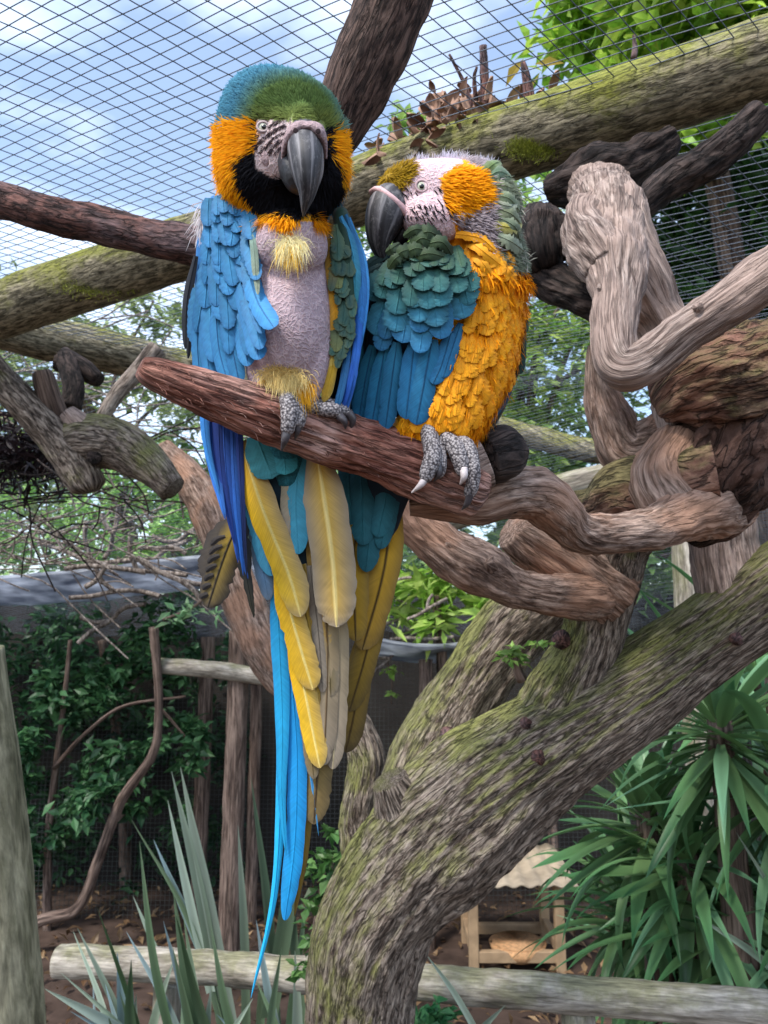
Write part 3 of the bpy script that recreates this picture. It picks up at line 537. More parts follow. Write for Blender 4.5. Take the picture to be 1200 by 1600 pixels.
# dead leaf litter on the beam
bl = thing('leaf_litter', 'heap of curled dead leaves and twigs caught on top of the thick mossy log', 'leaf litter', P(720, 195, 1.44))
for k in range(170):
    x = rng.normal(700, 34) if k < 115 else 570 + 300 * rng.random(); y = 252 - (x - 560) * .345 - abs(rng.normal()) * (30 * math.exp(-((x - 700) / 50) ** 2) + 6) + 2; p = P(x, y, 1.44 + rng.normal() * .04)
    L = rng.uniform(.022, .045); uu, vv = np.meshgrid(np.linspace(-1, 1, 5), np.linspace(0, 1, 7), indexing='ij')
    wd = np.sin(np.pi * np.clip(vv, .02, .99)) ** .7 * L * .28; xx = uu * wd; zz = -.5 * L * uu ** 2 * rng.uniform(.2, .9) + L * .5 * vv ** 2 * rng.uniform(-.6, 1); yy = vv * L
    A = np.stack([xx, yy, zz], -1).reshape(-1, 3); i, j = np.meshgrid(np.arange(4), np.arange(6), indexing='ij'); q = np.stack([i*7+j, (i+1)*7+j, (i+1)*7+j+1, i*7+j+1], -1).reshape(-1, 4)
    Rm = np.array(Matrix.Rotation(rng.uniform(0, 6.3), 3, 'Z') @ Matrix.Rotation(rng.uniform(-1.3, 1.3), 3, 'X') @ Matrix.Rotation(rng.uniform(-1.3, 1.3), 3, 'Y'))
    put('dead_leaf', mesh('dead_leaf', A @ Rm.T + p, q), M['nest'], bl)
for a in (((755, 185, 1.43, 7), (757, 130, 1.42, 7), (755, 72, 1.41, 6)), ((740, 180, 1.44, 5), (725, 130, 1.43, 3), (702, 85, 1.42, 2)), ((828, 160, 1.4, 9), (822, 120, 1.4, 7), (817, 98, 1.4, 4)), ((745, 172, 1.44, 4), (741, 120, 1.43, 3), (745, 105, 1.43, 2)), ((640, 235, 1.46, 5), (700, 205, 1.44, 6), (790, 180, 1.42, 7), (860, 152, 1.4, 4)), ((560, 262, 1.48, 5), (640, 240, 1.46, 7), (700, 225, 1.45, 4)), ((990, 92, 1.36, 5), (992, 75, 1.36, 4), (990, 55, 1.36, 2))):
    branch('twig', a, M['redbranch'], bl, nar=12, step=.006, rough=.15)
for (x, y, a) in ((835, 100, .2), (818, 92, 2.6), (845, 112, -.5)):
    put('fresh_leaf', leaves_mesh('fresh_leaf', PP([(x, y, 1.4)]), np.array([.055]), colvar(1, S(176, 156, 74), .1), asp=.35), M['leaf'], bl)

# ------------------------------------------------------------------ back fence
def postz(label, px, py0, py1, d, rp, g, mat='fpost', tilt=0):
    a, b = P(px, py0, d), P(px + tilt, py1, d); zb = -.05
    s = (a[2] - zb) / max(1e-3, a[2] - b[2]); bot = a + (b - a) * s; bot[1] = a[1]; r = rp * d / FPX
    return tag(branch('fence_post', [(*bot, r), (a[0], a[1], a[2] / 2, r), (*a, r * .95)], M[mat], world=True, nar=16, step=.05), label, 'post', g)
postz('stout grey fence post directly left of the long blue tail', 374, 985, 1480, 3.7, 16, None)
postz('dark thin fence post left of the stout grey one', 325, 995, 1290, 4.2, 11, None)
postz('slim fence post behind the long blue tail', 402, 1045, 1250, 4.2, 9, None)
postz('reddish post in front of the brown curtain fence', 665, 1030, 1165, 3.9, 11, None)
postz('pale square-looking post between the trunk forks', 1066, 810, 980, 3.0, 20, None, 'rail')
tag(branch('fence_rail', [(250, 1040, 3.66, 12), (330, 1046, 3.64, 13), (440, 1062, 3.6, 13), (520, 1072, 3.58, 13)], M['rail'], nar=16, step=.03), 'mossy round rail tied across the fence posts left of the tail', 'rail')
def curtain(label, x0, x1, y, z1, d2):
    n = 80; xs = np.linspace(x0, x1, n); V = []
    for z in np.linspace(0, z1, 12): V.append(np.c_[xs, y + .035 * np.sin(xs * 19) + .02 * np.sin(xs * 43 + z) , np.full(n, z)])
    V = np.stack(V, 1).reshape(-1, 3); i, j = np.meshgrid(np.arange(n - 1), np.arange(11), indexing='ij'); q = np.stack([i*12+j, (i+1)*12+j, (i+1)*12+j+1, i*12+j+1], -1).reshape(-1, 4)
    k = len(V); V = np.r_[V, V + [0, .004, 0]]; q = np.r_[q, q[:, ::-1] + k]
    return tag(put('curtain_fence', mesh('curtain_fence', V, q), M['cloth']), label, 'fence')
curtain('brown shade-cloth curtain fence, widened across the back as a dark backing in place of shade', -5, 5.5, 5.0, 1.80, 0)  # real curtain in part; the rest is a dark sheet standing in for shade
# fine wire mesh in front of the curtain
L = [np.c_[np.linspace(-4.5, 4.5, 3), np.full(3, 4.35), np.full(3, z)] for z in np.arange(.02, 1.62, .025)]
L += [np.c_[np.full(3, x), np.full(3, 4.352), np.linspace(0, 1.62, 3)] for x in np.arange(-4.5, 4.5, .025)]
V, q = strands(L, .0011)
tag(put('wire_mesh', mesh('wire_mesh', V, q, smooth=False), M['finewire']), 'fine square wire mesh of the rear aviary wall', 'wire mesh')

# shrubs behind the mesh
def shrub(label, stems, blobs, n, size, c, c2, mat='fpost', asp=.45, cat='shrub', up=.5):
    a = X(stems[0][0]); s = thing('shrub', label, cat, (a[0], a[1], 0))
    for st in stems: branch('stem', st, M[mat], s, nar=12, step=.02)
    pts = clump_pts(blobs, n)
    put('foliage', leaves_mesh('foliage', pts, size, colvar(len(pts), c, .4, c2), asp=asp, up=up), M['leaf'], s, 'stuff')
shrub('dark leafy shrub with crooked bare stems against the mesh left of the posts', [[(78, 1580, 3.9, 8.7), (74, 1480, 3.9, 7.4), (76, 1300, 3.9, 5.6), (90, 1180, 3.9, 5.0), (102, 1080, 3.9, 3.7), (110, 1000, 3.9, 3.1)], [(20, 1480, 3.6, 8.7), (60, 1440, 3.6, 8.7), (120, 1420, 3.6, 8.1), (155, 1340, 3.6, 8.1), (190, 1250, 3.6, 8.1), (240, 1175, 3.6, 6.8), (248, 1100, 3.6, 6.2), (240, 980, 3.6, 7.4)], [(84, 1200, 3.85, 3.7), (130, 1150, 3.8, 3.1), (190, 1105, 3.8, 2.5), (290, 1088, 3.8, 1.9)], [(245, 1100, 3.8, 2.5), (280, 1140, 3.8, 1.9), (300, 1165, 3.8, 1.2)]],
      [blob(45, 1200, 3.8, 60), blob(150, 1230, 3.75, 70), blob(190, 1190, 3.75, 50), blob(140, 1050, 4.1, 80), blob(270, 1130, 3.8, 45), blob(40, 1080, 4.2, 80), blob(310, 1170, 3.8, 40), blob(60, 1300, 4.0, 60), blob(230, 1010, 4.2, 80), blob(300, 1260, 4.2, 50)], 4200, .07, S(44, 84, 54), S(92, 140, 88))
shrub('dense dark creeper covering the curtain fence behind the flax', [[(200, 1560, 4.6, 10), (190, 1200, 4.6, 9), (160, 1000, 4.6, 7)]],
      [blob(a, b, 4.7, 95) for a in (-60, 60, 180, 300) for b in (1000, 1150, 1300, 1420)], 8500, .075, S(34, 64, 44), S(72, 112, 72))
shrub('bright lance-leaved bush between the driftwood and the short roof sheet', [[(690, 1150, 3.95, 8), (690, 1020, 3.95, 8), (680, 930, 3.95, 6)]],
      [blob(640, 905, 4.0, 40), blob(705, 910, 4.0, 55), blob(755, 935, 3.9, 45), blob(690, 970, 4.0, 40), blob(620, 940, 4.1, 40)], 420, .16, S(140, 184, 74), S(196, 216, 120), asp=.26)
shrub('small leafy weeds at the left foot of the mossy trunk', [[(520, 1620, 1.75, 4), (515, 1480, 1.75, 3), (520, 1340, 1.75, 2)], [(500, 1620, 1.8, 4), (490, 1470, 1.8, 3), (500, 1390, 1.8, 2)]],
      [blob(520, 1330, 1.75, 34), blob(500, 1390, 1.78, 36), blob(530, 1300, 1.75, 20), blob(480, 1500, 1.85, 30), blob(505, 1450, 1.8, 28)], 240, .035, S(60, 104, 48), S(124, 168, 96), asp=.6)
shrub('green weeds sprouting below the log rail right of the trunk', [[(670, 1640, 1.8, 3), (668, 1590, 1.8, 2)]], [blob(668, 1588, 1.75, 26), blob(690, 1600, 1.75, 20), blob(640, 1600, 1.78, 22)], 130, .035, S(48, 110, 66), S(100, 160, 100), asp=.55)
shrub('tuft of small leaves growing from the fork of the mossy trunk', [[(815, 1062, 1.27, 8), (808, 1045, 1.26, 7), (805, 1025, 1.25, 3)]], [blob(806, 1020, 1.25, 18), blob(850, 1005, 1.25, 13), blob(795, 1030, 1.25, 12)], 70, .02, S(86, 120, 56), S(140, 170, 90), asp=.5, cat='plant')
shrub('pale green leaflets hanging at the edge of the long grey roof sheet', [[(330, 925, 2.9, 3), (300, 950, 2.9, 2), (255, 968, 2.9, 2)]], [blob(300, 955, 2.9, 22), blob(265, 965, 2.9, 16), blob(335, 950, 2.9, 14)], 40, .055, S(106, 150, 104), S(160, 194, 146), asp=.4, cat='plant')
shrub('little vine trailing from the short grey roof sheet', [[(605, 1035, 4.1, 2), (612, 1060, 4.1, 1.5), (612, 1100, 4.1, 1)]], [blob(606, 1052, 4.1, 12), blob(612, 1088, 4.1, 9), blob(625, 1045, 4.1, 10)], 45, .05, S(130, 170, 70), S(170, 200, 110), asp=.5, cat='plant')

# ------------------------------------------------------------------ strap leaves: yucca and flax
def blade(name, L, W, droop, fold=.25, n=12, tipw=0, c0=(0, 0, 0), c1=(0, 0, 0), twist=0):
    """leaf along +Y with its face up, drooping towards -Z"""
    t = np.linspace(0, 1, n); ang = -droop * t ** 1.6; dy = np.cos(ang) * L / (n - 1); dz = np.sin(ang) * L / (n - 1)
    y = np.r_[0, np.cumsum(dy[1:])]; z = np.r_[0, np.cumsum(dz[1:])]
    wd = W * np.minimum(1, .45 + t * 1.8) * np.clip(1 - np.clip((t - .35) / .65, 0, 1) ** 1.7, .01, 1)
    u = np.array([-1, -.5, 0, .5, 1]); tw = twist * t
    xx = u[None] * wd[:, None] * np.cos(tw)[:, None]; zz = z[:, None] + (np.abs(u)[None] * fold * wd[:, None]) + u[None] * wd[:, None] * np.sin(tw)[:, None]; yy = np.broadcast_to(y[:, None], xx.shape)
    V = np.stack([xx, yy, zz], -1).reshape(-1, 3); i, j = np.meshgrid(np.arange(n - 1), np.arange(4), indexing='ij'); q = np.stack([i*5+j, i*5+j+1, (i+1)*5+j+1, (i+1)*5+j], -1).reshape(-1, 4)
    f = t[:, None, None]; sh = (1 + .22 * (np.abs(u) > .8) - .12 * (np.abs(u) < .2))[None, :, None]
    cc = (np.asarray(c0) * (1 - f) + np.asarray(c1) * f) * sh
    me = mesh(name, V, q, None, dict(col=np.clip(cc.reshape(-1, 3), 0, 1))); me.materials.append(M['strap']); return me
def strapmat():
    m = leafmat('strap_leaf', .18, .38); return m
M['strap'] = strapmat()
YL = [blade('yucca_leaf', rng.uniform(.28, .44), rng.uniform(.015, .022), dr, .3, c0=S(120, 150, 98), c1=S(60, 110, 68), twist=rng.normal() * .4) for dr in (.1, .3, .5, .8, 1.1, 1.5, .2, .6)]
YL2 = [blade('yucca_leaf', rng.uniform(.3, .42), .016, dr, .3, c0=S(116, 152, 108), c1=S(116, 162, 124), twist=rng.normal() * .4) for dr in (.1, .4, .8)]
def yucca(label, head, d, n, seed, low=-.9, sc_=1.0):
    r = np.random.default_rng(seed); c = P(head[0], head[1], d); y = thing('yucca', label, 'yucca', (c[0], c[1], 0), None)
    branch('stem', [(c[0], c[1] + .02, -.05, .05), (c[0] + .02, c[1] + .02, c[2] * .5, .04), (c[0], c[1], c[2] + .02, .03)], M['fpost'], y, world=True, nar=12, step=.03)
    for k in range(n):
        az = k * 2.39996 + r.normal() * .2; el = 1.3 + (low - 1.3) * ((k + .5) / n) ** .8 + r.normal() * .12
        me = YL[r.integers(len(YL))] if r.random() < .8 else YL2[r.integers(3)]
        o = bpy.data.objects.new('leaf', me); COL.objects.link(o); o.parent = y; o.matrix_parent_inverse = Matrix.Translation(-y.location)
        base = Vector(c) + Vector((0, 0, -.13 * k / n + .03)) + Vector((math.sin(az), math.cos(az), 0)) * .015
        o.matrix_basis = Matrix.Translation(base) @ Matrix.Rotation(-az, 4, 'Z') @ Matrix.Rotation(el, 4, 'X') @ Matrix.Scale(sc_ * r.uniform(.75, 1.15), 4)
yucca('tall yucca head with spreading leaves right of the mossy trunk', (1125, 1135), 1.9, 85, 1)
yucca('yucca head with pale stiff leaves just under the right trunk fork', (1010, 1275), 2.1, 60, 2, -.7)
yucca('low drooping yucca head between the feeding table and the tall yucca', (1075, 1345), 2.0, 75, 3)
yucca('yucca head at the far right beside the tall one', (1225, 1220), 1.85, 60, 4)
yucca('yucca head behind the tall one, rising toward the stump', (1190, 1060), 2.35, 60, 5, -.9, 1.2)
yucca('lowest yucca head behind the log rail near the feeding table', (985, 1410), 2.25, 56, 6, -.7)
yucca('low yucca head behind the right end of the log rail', (1190, 1400), 2.05, 64, 7)
yucca('hanging yucca head low behind the middle of the log rail', (1115, 1450), 2.0, 70, 8)
yucca('small yucca head squeezed in beside the feeding table legs', (1035, 1480), 2.2, 56, 9, -.8)
yucca('yucca head in the corner where the log rail leaves the yucca bed', (1240, 1480), 1.85, 60, 10)
def strap(px0, px1, d0, d1, wpx, c0, c1, parent, bend=(0, 0), roll=0.0):
    a = np.array([(*px0, d0), ((px0[0] + px1[0]) / 2 + bend[0], (px0[1] + px1[1]) / 2 + bend[1], (d0 + d1) / 2), (*px1, d1)], float)
    C = PP(spline(a, 14)); T, N, B = frames(C); t = np.linspace(0, 1, 14); wd = wpx * d0 / FPX * .5 * np.clip(1 - np.clip((t - .45) / .55, 0, 1) ** 1.6, .03, 1)
    u = np.array([-1, -.5, 0, .5, 1]); Nn = N * math.cos(roll) + B * math.sin(roll); Bb = np.cross(T, Nn)
    V = (C[:, None] + Nn[:, None] * (u[None, :, None] * wd[:, None, None]) + Bb[:, None] * (np.abs(u)[None, :, None] * wd[:, None, None] * .35)).reshape(-1, 3)
    i, j = np.meshgrid(np.arange(13), np.arange(4), indexing='ij'); q = np.stack([i*5+j, i*5+j+1, (i+1)*5+j+1, (i+1)*5+j], -1).reshape(-1, 4)
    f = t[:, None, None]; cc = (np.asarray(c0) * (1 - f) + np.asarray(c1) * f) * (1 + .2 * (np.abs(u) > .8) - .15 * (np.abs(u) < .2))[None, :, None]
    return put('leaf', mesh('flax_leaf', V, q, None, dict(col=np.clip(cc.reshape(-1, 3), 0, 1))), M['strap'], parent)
pale = S(150, 166, 150); mid = S(106, 128, 100); dk = S(58, 84, 56); blu = S(150, 176, 184)
f1 = thing('flax', 'tall flax clump with pale grey-green blades in front of the stout post', 'flax', (*P(340, 1620, 2.6)[:2], 0))
for a in (((365, 1500), (282, 1198), 26, pale, pale), ((350, 1500), (268, 1205), 18, mid, pale), ((372, 1520), (240, 1312), 20, mid, blu), ((330, 1440), (262, 1250), 14, pale, pale), ((350, 1500), (205, 1280), 12, mid, mid), ((432, 1540), (392, 1215), 22, mid, mid), ((420, 1480), (470, 1230), 26, mid, mid), ((385, 1500), (372, 1290), 14, mid, pale), ((300, 1520), (208, 1400), 12, mid, pale), ((320, 1530), (270, 1390), 14, dk, mid), ((480, 1560), (450, 1330), 16, mid, mid), ((440, 1640), (480, 1400), 16, dk, mid), ((400, 1640), (425, 1380), 14, mid, mid)):
    strap((a[0][0], a[0][1] + 110), a[1], 2.55, 2.6, a[2], a[3], a[4], f1, (rng.normal() * 8, rng.normal() * 8), rng.normal() * .4)
f2 = thing('flax', 'nearer flax clump with dark arching blades crossing the log rail', 'flax', (*P(280, 1700, 1.9)[:2], 0))
for a in (((255, 1680), (152, 1418), 16, dk, dk), ((300, 1680), (218, 1315), 14, dk, mid), ((350, 1680), (272, 1412), 18, dk, mid), ((320, 1690), (270, 1480), 18, dk, mid), ((380, 1700), (275, 1430), 16, mid, dk), ((400, 1680), (330, 1450), 16, dk, mid), ((300, 1640), (70, 1545), 22, blu, pale), ((320, 1640), (110, 1580), 20, pale, blu), ((280, 1640), (95, 1520), 12, mid, pale), ((260, 1690), (205, 1500), 20, mid, dk), ((420, 1690), (440, 1480), 15, mid, mid), ((360, 1700), (330, 1540), 18, dk, pale), ((230, 1690), (170, 1590), 22, dk, mid), ((460, 1690), (400, 1530), 14, mid, mid), ((340, 1690), (395, 1560), 14, mid, pale)):
    strap((a[0][0], a[0][1] + 60), a[1], 1.9, 1.85 + rng.normal() * .04, a[2], a[3], a[4], f2, (rng.normal() * 10 - 6, -14), rng.normal() * .4)
for _ in range(16):
    x0 = rng.uniform(110, 470); strap((x0, 1720), (x0 + rng.normal() * 60 - 20, rng.uniform(1430, 1590)), 1.95, 1.95 + rng.normal() * .08, rng.uniform(10, 18), [dk, mid, pale][rng.integers(3)], [mid, pale, blu][rng.integers(3)], f2, (rng.normal() * 8, -6), rng.normal() * .5)
f3 = thing('flax', 'few thin pale blades leaning over the log rail right of the trunk', 'flax', (*P(700, 1700, 1.85)[:2], 0))
for a in (((700, 1680), (790, 1570), 14, mid, pale), ((760, 1640), (665, 1490), 10, pale, pale), ((1230, 1640), (1120, 1580), 12, pale, pale), ((1260, 1560), (1085, 1430), 12, mid, pale), ((1260, 1500), (1150, 1300), 8, pale, pale)):
    strap(a[0], a[1], 1.75, 1.75, a[2], a[3], a[4], f3, (0, -10))

gp = np.c_[rng.uniform(-3, 3, 3500), rng.uniform(1.6, 5.2, 3500), rng.uniform(.01, .03, 3500)]
put('ground_litter', leaves_mesh('ground_litter', gp, .06, colvar(3500, S(96, 72, 52), .5, S(150, 124, 92)), up=1.5, droop=0), M['leaf'], None, 'stuff'); tag(bpy.data.objects['ground_litter'], 'brown fallen leaves scattered over the bare soil', 'leaf litter')

# ------------------------------------------------------------------ feeding table
def boxm(name, c, s, mat, parent, rot=None, bev=.004):
    import bmesh
    bm = bmesh.new(); bmesh.ops.create_cube(bm, size=1); bmesh.ops.scale(bm, vec=s, verts=bm.verts)
    bmesh.ops.bevel(bm, geom=bm.edges[:], offset=bev, segments=1, affect='EDGES')
    if rot: bmesh.ops.rotate(bm, cent=(0, 0, 0), matrix=rot, verts=bm.verts)
    bmesh.ops.translate(bm, vec=c, verts=bm.verts); me = bpy.data.meshes.new(name); bm.to_mesh(me); bm.free()
    return put(name, me, mat, parent)
fc = P(800, 1440, 3.55)
ft = thing('feeding_table', 'small roofed feeding table on the bare soil behind the log rail', 'feeding table', (fc[0], fc[1], 0))
zt = P(800, 1375, 3.5)[2]
for sx in (-.20, .20):
    for sy in (-.12, .22): boxm('leg', (fc[0] + sx, fc[1] + sy, zt / 2 - .01), (.045, .045, zt), M['feedpost'], ft)
def cor(x, y): return zt + .03 + .006 * np.sin((x - fc[0]) * 85) + (y - fc[1]) * .10
grid_sheet('roof_panel', fc[0] - .28, fc[0] + .28, fc[1] - .2, fc[1] + .3, 60, 6, cor, M['board'], ft, thick=.008)
for sy in (-.12, .22): boxm('base_rail', (fc[0], fc[1] + sy, .06), (.40, .035, .05), M['feedpost'], ft)
for sx in (-.20, .20): boxm('base_rail', (fc[0] + sx, fc[1] + .05, .09), (.035, .34, .05), M['feedpost'], ft)
C = np.array([[fc[0] + .02, fc[1] - .02, z] for z in (.02, .04, .085, .09, .075)]); V, th = sweep(C, np.array([.09, .12, .135, .125, .10]), np.array([.09, .12, .135, .125, .10]), 32); A, q, tt = capped(V)
tag(put('feed_tray', mesh('feed_tray', A, q, tt), M['tray']), 'round orange feed tray under the small roofed table', 'tray')
shp = P(840, 1320, 4.2)
for x, lab in ((860, 'thin timber upright of the rear wall behind the feeding table'),): postz(lab, x, 1190, 1500, 4.2, 8, None)

# ==================================================================== MACAWS
def loft(rings, n, nar=40, sup=2.2):
    """rings: px, py, d, half width px, half depth m"""
    a = spline(np.array(rings, float), n); C = PP(a[:, :3]); ra = np.maximum(a[:, 3], .3) * a[:, 2] / FPX; rb = np.maximum(a[:, 4], .0005)
    V, th = sweep(C, ra, rb, nar, sup); return capped(V)
def fuse(name, parts, voxel=.0022, smooth=10):
    Vs, Qs, Ts, off = [], [], [], 0
    for A, q, t in parts:
        Vs.append(A); Qs.append(q + off); Ts.append(t + off); off += len(A)
    tmp = bpy.data.objects.new('tmp', mesh('tmp', np.concatenate(Vs), np.concatenate(Qs), np.concatenate(Ts))); COL.objects.link(tmp)
    m = tmp.modifiers.new('r', 'REMESH'); m.mode = 'VOXEL'; m.voxel_size = voxel
    s = tmp.modifiers.new('s', 'SMOOTH'); s.iterations = smooth; s.factor = .5
    dg = bpy.context.evaluated_depsgraph_get(); me = bpy.data.meshes.new_from_object(tmp.evaluated_get(dg)); me.name = name
    bpy.data.objects.remove(tmp); me.polygons.foreach_set('use_smooth', np.ones(len(me.polygons), bool)); return me
def verts(me):
    a = np.zeros(len(me.vertices) * 3, np.float32); me.vertices.foreach_get('co', a); return a.reshape(-1, 3).astype(float)
def setcol(me, c):
    me.attributes.new('col', 'FLOAT_COLOR', 'POINT').data.foreach_set('color', np.c_[c, np.ones(len(c))].astype(np.float32).ravel())
def sample(me, n):
    me.calc_loop_triangles(); k = len(me.loop_triangles); t = np.zeros(k * 3, np.int32); me.loop_triangles.foreach_get('vertices', t); t = t.reshape(-1, 3); V = verts(me)
    a, b, c = V[t[:, 0]], V[t[:, 1]], V[t[:, 2]]; nn = np.cross(b - a, c - a); ar = np.linalg.norm(nn, axis=1); i = rng.choice(k, n, p=ar / ar.sum())
    r1 = np.sqrt(rng.random(n))[:, None]; r2 = rng.random(n)[:, None]
    p = a[i] * (1 - r1) + b[i] * r1 * (1 - r2) + c[i] * r1 * r2; nv = nn[i] / (ar[i][:, None] + 1e-15); return p, nv
def inpoly(x, y, poly):
    r = np.zeros(x.shape, bool); j = len(poly) - 1
    for i in range(len(poly)):
        (xi, yi), (xj, yj) = poly[i], poly[j]
        c = ((yi > y) != (yj > y)) & (x < (xj - xi) * (y - yi) / (yj - yi + 1e-9) + xi); r ^= c; j = i
    return r
def fluff(name, parent, p, nv, d, L, W, col, lift=.3, curl=-.15, grav=0.0):
    n = len(p); L = np.broadcast_to(L, (n,))[:, None]; W = np.broadcast_to(W, (n,))[:, None]; lift = np.broadcast_to(lift, (n,))[:, None]
    d = d - nv * np.sum(d * nv, 1)[:, None]; d /= np.linalg.norm(d, axis=1)[:, None] + 1e-9
    d = d + rng.normal(size=(n, 3)) * .22; dd = d + nv * lift; dd /= np.linalg.norm(dd, axis=1)[:, None]
    s = np.cross(dd, nv); s /= np.linalg.norm(s, axis=1)[:, None] + 1e-9
    b = p - nv * .0006; m = p + dd * L * .55; tp = p + dd * L + nv * curl * L * lift + np.array([0, 0, -1]) * grav * L
    V = np.stack([b - s * W * .35, b + s * W * .35, m + s * W * .5, m - s * W * .5, tp + s * W * .06, tp - s * W * .06], 1).reshape(-1, 3)
    k = np.arange(n)[:, None] * 6; q = np.concatenate([k + [0, 1, 2, 3], k + [3, 2, 4, 5]])
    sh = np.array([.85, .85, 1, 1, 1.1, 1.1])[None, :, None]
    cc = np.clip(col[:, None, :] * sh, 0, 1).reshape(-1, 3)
    return put(name, mesh(name, V, q, None, dict(col=cc)), M['down'], parent, 'stuff')

NF = [0]
def feather(parent, path, wpx, cb, ct=None, ce=None, eamt=.5, rach=None, shape='covert', camber=.22, roll=0.0, side=0, rag=.025, esh=1.4):
    """path rows: px, py, d; wpx full width in px; cb/ct colour at root and tip, ce at the edges (side -1/1 only one edge)"""
    NF[0] += 1; n = 30; t = 1 - (1 - np.linspace(0, 1, n)) ** 1.8; Cf = spline(np.array(path, float), 120); C = PP(np.stack([np.interp(t, np.linspace(0, 1, 120), Cf[:, i_]) for i_ in range(3)], 1)); dm = np.mean([p[2] for p in path]); W = wpx * dm / FPX * .5
    T = np.gradient(C, axis=0); T /= np.linalg.norm(T, axis=1)[:, None]
    N = np.cross(T, Fw); N /= np.linalg.norm(N, axis=1)[:, None]; B = np.cross(N, T)        # B points to the viewer's side
    B *= np.sign(-(B @ Fw))[:, None]
    N2 = N * math.cos(roll) + B * math.sin(roll); B2 = B * math.cos(roll) - N * math.sin(roll)
    if shape == 'covert': wd = np.minimum(1, .55 + t * 1.5) * np.sqrt(np.clip(1 - np.clip((t - .62) / .385, 0, 1) ** 2.4, 0.001, 1))
    elif shape == 'flight': wd = np.minimum(1, .4 + t * 2.2) * np.sqrt(np.clip(1 - np.clip((t - .8) / .203, 0, 1) ** 2.2, 0.002, 1))
    else: wd = np.minimum(1, .5 + t * 2.5) * np.clip(1 - np.clip((t - .3) / .7, 0, 1) ** 1.5 * .88, .03, 1) * np.sqrt(np.clip(1 - np.clip((t - .94) / .062, 0, 1) ** 2, .01, 1))
    us = np.array([-1, -.72, -.42, -.14, -.02, 0, .02, .14, .42, .72, 1.0]); m = len(us)
    jit = np.ones((n, m)); jit[:, 0] += rng.normal(size=n) * rag; jit[:, -1] += rng.normal(size=n) * rag
    for _ in range(rng.integers(0, 2) if shape == 'covert' else rng.integers(0, 3)):          # split barbs
        ii = rng.integers(8, n - 3); sd_ = rng.integers(2); cut = rng.uniform(.78, .93); e0, e1 = ((0, 1) if sd_ else (-1, -2)); jit[ii, e0] *= cut; jit[ii, e1] *= (1 + cut) / 2; jit[ii - 1, e0] *= 1.03
    x = us[None] * wd[:, None] * W * jit
    z = -camber * (us[None] ** 2) * wd[:, None] * W + np.where(np.abs(us) < .01, .0006, 0)[None] + rng.normal(size=(n, m)) * W * .012
    V = C[:, None] + N2[:, None] * x[..., None] + B2[:, None] * z[..., None] + T[:, None] * (-(np.abs(us) ** 1.5)[None, :, None] * W * .05)
    ct = cb if ct is None else ct; f = t[:, None, None]
    c = np.broadcast_to(np.asarray(cb) * (1 - f) + np.asarray(ct) * f, (n, m, 3)).copy()
    if ce is not None:
        e = np.abs(us) ** esh if side == 0 else np.clip(us * side * .5 + .5, 0, 1) ** (esh * 1.2)
        e = np.maximum(e[None], (np.clip((t - .82) / .18, 0, 1) ** 1.5)[:, None]) * eamt
        c = c * (1 - e[..., None]) + np.asarray(ce) * e[..., None]
    if rach is not None: c[:, 4:7] = np.asarray(rach)
    row = np.convolve(rng.normal(size=n + 4), [.2, .6, .2], 'same')[2:-2]; c *= (1 + .09 * row[:, None] * np.abs(us)[None] ** .5 + .04 * rng.normal(size=(n, m)))[..., None]
    c *= rng.uniform(.85, 1.13)
    s = np.cumsum(np.r_[0, np.linalg.norm(np.diff(C, axis=0), axis=1)])
    fuv = np.stack([np.broadcast_to(us[None] * W, (n, m)), s[:, None] - np.abs(us)[None] * W * 1.1, np.full((n, m), NF[0] * .37)], -1).reshape(-1, 3)
    i, j = np.meshgrid(np.arange(n - 1), np.arange(m - 1), indexing='ij'); q = np.stack([i*m+j, i*m+j+1, (i+1)*m+j+1, (i+1)*m+j], -1).reshape(-1, 4)
    return put('feather', mesh('feather', V.reshape(-1, 3), q, None, dict(col=np.clip(c.reshape(-1, 3), 0, 1), fuv=fuv)), M['feather'], parent)
def ball(name, px, py, d, rp, mat, parent, flat=1.0):
    th = np.linspace(.05, math.pi - .05, 14); r = rp * d / FPX; c = P(px, py, d); C = c + np.outer(-np.cos(th) * r * flat, Fw); 
    V, _ = sweep(C, np.sin(th) * r, np.sin(th) * r, 20); A, q, t = capped(V); return put(name, mesh(name, A, q, t), mat, parent)
def horn(name, rings, mat, parent, nar=48, sup=2.0, n=50):
    a = spline(np.array(rings, float), n); C = PP(a[:, :3]); ra = np.maximum(a[:, 3], .3) * a[:, 2] / FPX; rb = np.maximum(a[:, 4], .0004)
    V, th = sweep(C, ra, rb, nar, sup); A, q, t = capped(V); s = np.linspace(0, 1, n) * .06
    bk = np.stack([np.broadcast_to(np.cos(th)[None] * .015, (n, nar)), np.broadcast_to(np.sin(th)[None] * .015, (n, nar)), np.broadcast_to(s[:, None], (n, nar))], -1).reshape(-1, 3)
    return put(name, mesh(name, A, q, t, dict(bk=np.r_[bk, bk[:1], bk[-1:]])), mat, parent)
def toe(parent, pts, claw, mat='claw'):
    o = branch('toe', pts, M['scale'], parent, nar=18, step=.0012, rough=.05, ridge=.02, lump=.14, roundend=True)
    branch('claw', claw, M[mat], parent, nar=12, step=.001, rough=.0, ridge=0, lump=.02)
    return o

BLUE = S(54, 128, 176); BLUED = S(40, 112, 178); TEAL = S(54, 140, 150); DTEAL = S(34, 96, 108); VIOL = S(34, 92, 184); YEL = S(246, 168, 16); YELF = S(226, 182, 24); BRN = S(150, 128, 84); GRY = S(152, 136, 112)
CYAN = S(20, 160, 218); BLK = S(24, 24, 30); GRN = S(104, 130, 72); DGRN = S(52, 92, 74); PINK = S(180, 160, 167); LPINK = S(222, 194, 200); OLV = S(138, 118, 40)

